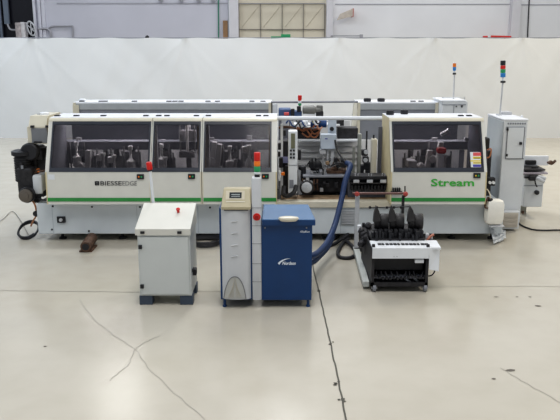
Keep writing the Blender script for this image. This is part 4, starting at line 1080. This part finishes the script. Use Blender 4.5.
# tape rolls
RYY = 7.40
MB().box(XR(371.5,240,7.3),XR(424,240,7.3),T0+.22,T0+.90,Z(244,T0+.2),Z(240.5,T0+.2)+.01,.01).build('roll_deck', M_dark, t)
g = MB()
for i in range(16):
    px = 373+i*3.3; h_=random.uniform(.03,.09)
    p = P(px,238.5,7.27); g.box(p.x-.014,p.x+.014,7.22+random.uniform(0,.08),7.34,p.z-.04,p.z+h_,.004)
for i in range(10):
    px = 376+i*5; p = P(px,231.5,7.3); g.box(p.x-.02,p.x+.02,7.3,7.36,p.z-.08,p.z+.02,.006)
g.box(XR(374,238,7.3),XR(424,238,7.3),7.34,7.44,Z(238.5,7.34),Z(231,7.34),.01)
g.build('feed_mechanism', M_black, t)
M_roll = mat('charcoal_roll',(.032,.030,.032),.55,var=.15,scale=12)
for (pc,w0,rr) in ((379.8,0,10.2),(395.2,0,10.2),(414.0,0,9.8)):
    # two coils side by side: tall narrow one with pointed bracket, and a broad drum
    Yc = 7.45; sc_ = (Yc*CT+1.9*ST)/FL
    for dx,wd,rad,row in ((-5.6,5.4,8.6,220.6),(.2,8.4,7.9,221.2)):
        p = P(pc+dx,row,Yc); R_=rad*sc_; W_=wd*sc_
        r_ = MB().lathe(p,(1,-.10,0),[(0,R_*.35),(.0,R_*.93),(W_*.08,R_),(W_*.92,R_),(W_,R_*.93),(W_,R_*.35)],32).build('tape_roll', M_roll, t, True)
        MB().lathe(p-Vector((.004,0,0)),(1,-.1,0),[(0,R_*.3),(W_+.008,R_*.3)],20).build('hub', M_black, r_)
    Yb = Yc-.02
    pts=[P(pc-6.4,222,Yb-.13),P(pc-5.6,214,Yb-.13),P(pc-3.4,206.2,Yb-.13),P(pc-.6,211.0,Yb-.13),P(pc+1.0,221,Yb-.13)]
    f_=MB(); fv=[f_.bm.verts.new(p) for p in pts]; bv=[f_.bm.verts.new(p+Vector((0,.06,0))) for p in pts]
    f_.bm.faces.new(fv); f_.bm.faces.new(bv[::-1])
    for i in range(5): f_.bm.faces.new((fv[i],fv[(i+1)%5],bv[(i+1)%5],bv[i]))
    f_.build('roll_bracket', M_roll, t)
    x_=XR(pc+1,230,Yc); MB().box(x_-.05,x_+.05,Yc-.04,Yc+.08,Z(240,T0+.4)-.0,Z(222,Yc),.01).build('roll_stand', M_black, t)
MB().tube([P(368.5,207.6,7.42),P(396,207.0,7.42)],.006,seg=6,smooth=False).tube([P(392,207.4,7.42),P(409,206.6,7.42)],.006,seg=6,smooth=False).build('retaining_rod', M_black, t)
g=MB()
for px in (370,377,387,394,401): g.lathe(P(px,207.4,7.42),(0,0,1),[(-.012,.012),(.012,.012)],8)
g.build('rod_knob', M_black, t)
# motors at left rear
g = MB()
for i in range(12):
    a,b = 361+random.random()*9, 224+random.random()*24
    g.lathe(P(a,b,7.6+random.random()*.3),(random.uniform(-.3,.3),-1,random.uniform(-.5,.5)),[(0,.03),(.08,.04),(.1,.02)],10)
g.box(XR(364,240,7.7),XR(372,240,7.7),7.6,8.0,Z(256,7.6),Z(234,7.6),.02)
g.build('drive_assembly', M_dark, t, True)
MB().pbox(357.6,225.5,361.2,231.5,7.9,.05,.008).build('white_fitting', M_white, t)
# coloured fittings to right
MB().tube([P(427,240,7.3),P(431,236,7.3),P(434,234.5,7.3)],.014,seg=8).build('orange_fitting', mat('salmon_plastic',(.50,.20,.14),.5), t, True)
MB().pbox(425.5,234,429.5,240,7.32,.06,.01).pbox(430,237,433,240.5,7.3,.05,.01).build('pale_fitting', M_lgrey, t)
MB().pbox(428,240,434.5,246,7.28,.06,.01).build('black_fitting', M_black, t)
# grey rail, posts, cross bar
xp = XR(356.2,225,8.3)
MB().box(XR(354.4,225,8.4),XR(358.6,225,8.4),8.35,8.40,.06,Z(195.5,8.4),.006).build('post', M_lgrey, t)
rl = MB().hexa([F(363.0,287,.03),F(369.2,287,.03),F(369.2,287,.03)+Vector((0,0,.06)),F(363.0,287,.03)+Vector((0,0,.06)),
           F(353.0,251,.03),F(358.6,251,.03),F(358.6,251,.03)+Vector((0,0,.06)),F(353.0,251,.03)+Vector((0,0,.06))],.004).build('floor_rail', mat('pale_rail',(.50,.52,.50),.45), t)
MB().box(XR(402.6,210,8.3),XR(405.0,210,8.3),8.35,8.40,.06,Z(195,8.4),.004).build('post', M_dark, t)
MB().pbox(352.5,192.8,405.5,194.6,8.34,.04,.004).build('cross_rail', mat('red_brown_bar',(.16,.085,.075),.5), t)
for px in (356.9,405.2):
    MB().lathe(P(px,193.6,8.33),(0,-1,0),[(0,.026),(.03,.03),(.04,.018)],14).build('knob', mat('faded_red',(.42,.07,.06),.5), t, True)
MB().cyl(P(405,197,8.34),P(405,186,8.34),.008,seg=6).build('thin_pin', M_black, t)
MB().box(tx0-.04,XR(405,210,8.3),8.34,8.40,.05,.10,.004).build('rear_cross_member', M_dark, t)
MB().box(XR(404,250,8.0)-.03,XR(404,250,8.0),T0+.9,8.38,.05,.10,.004).build('frame_rail', M_dark, t)
caster(XR(356.5,247,8.3),8.36)
caster(XR(404,247,8.3),8.36)

SPLIT = {'track_pad','track_block','regulator','valve_block','bracket','terminal_box','guide_rod','end_valves','steel_post','screw','push_button','wiring','clamp','cable_gland','steel_rod','feed_roller','guide_pin','rod_knob','trim_head','support','connector_rack','blue_drive','black_drive','clamp_arm','fork','pale_fitting','feed_cable','retaining_rod','side_plate','arch_lines','embossed_slot','spoke'}
def islands(me):
    bm = bmesh.new(); bm.from_mesh(me); seen=set(); out=[]
    for v in bm.verts:
        if v.index in seen: continue
        st=[v]; comp=[]; seen.add(v.index)
        while st:
            q=st.pop(); comp.append(q.index)
            for e in q.link_edges:
                o_=e.other_vert(q)
                if o_.index not in seen: seen.add(o_.index); st.append(o_)
        out.append(set(comp))
    bm.free(); return out
for o in [o for o in C.objects if o.type=='MESH' and o.name.split('.')[0] in SPLIT]:
    isl = islands(o.data)
    if len(isl) < 2: continue
    src = o.data
    for k,comp in enumerate(isl):
        me = src.copy(); bm = bmesh.new(); bm.from_mesh(me); bm.verts.ensure_lookup_table()
        bmesh.ops.delete(bm, geom=[v for v in bm.verts if v.index not in comp], context='VERTS')
        bm.to_mesh(me); bm.free()
        if k == 0: o.data = me
        else:
            n_ = o.copy(); n_.data = me; C.objects.link(n_)

# ================================================================ LIGHT
w = bpy.data.worlds.new('world'); sc.world = w; w.use_nodes = True
nt = w.node_tree; bg = nt.nodes['Background']
bg.inputs[0].default_value = (.86,.93,1.0,1); bg.inputs[1].default_value = .46
sc.cycles.sample_clamp_indirect = 2.0
def area(x,y,z,sx,sy,e,col=(1,1,1),rot=(0,0,0)):
    l = bpy.data.lights.new('hall_or_fill_light','AREA'); l.shape='RECTANGLE'; l.size=sx; l.size_y=sy; l.energy=e; l.color=col
    o = bpy.data.objects.new('hall_or_fill_light', l); C.objects.link(o); o.location=(x,y,z); o.rotation_euler=rot; return o
for (x,y,e,c_) in ((-9,4,300,(.90,.95,1)),(0,4,300,(1,.98,.95)),(9,4,330,(1,.95,.86)),
                   (-9,14,430,(.84,.92,1)),(0,14,420,(.97,.98,1)),(9,14,520,(1,.90,.70))):
    area(x,y,8,1.6,5,e,c_)
for x_,w_ in ((-2.3,1.2),(-1.34,.5),(-.55,.85),(2.0,1.1)): area(x_,9.75,1.56,w_,.12,7.5*w_,(1,.98,.96))  # fill lamps added inside the hoods to brighten the units behind the windows
area(-4.6,18.5,7.6,1.2,2.2,70,(1,.98,.94))
area(0,23,7.5,20,1.5,260,(.96,.97,1))

# ================================================================ CAMERA
cam = bpy.data.cameras.new('camera'); cam.sensor_width=36; cam.lens=FL/560*36; cam.clip_end=200
co = bpy.data.objects.new('camera', cam); C.objects.link(co)
co.location=(0,0,H); co.rotation_euler=(math.pi/2-TH,0,0)
sc.camera = co
sc.view_settings.view_transform='Standard'; sc.view_settings.look='Medium High Contrast'
sc.view_settings.exposure=-.18; sc.view_settings.gamma=1
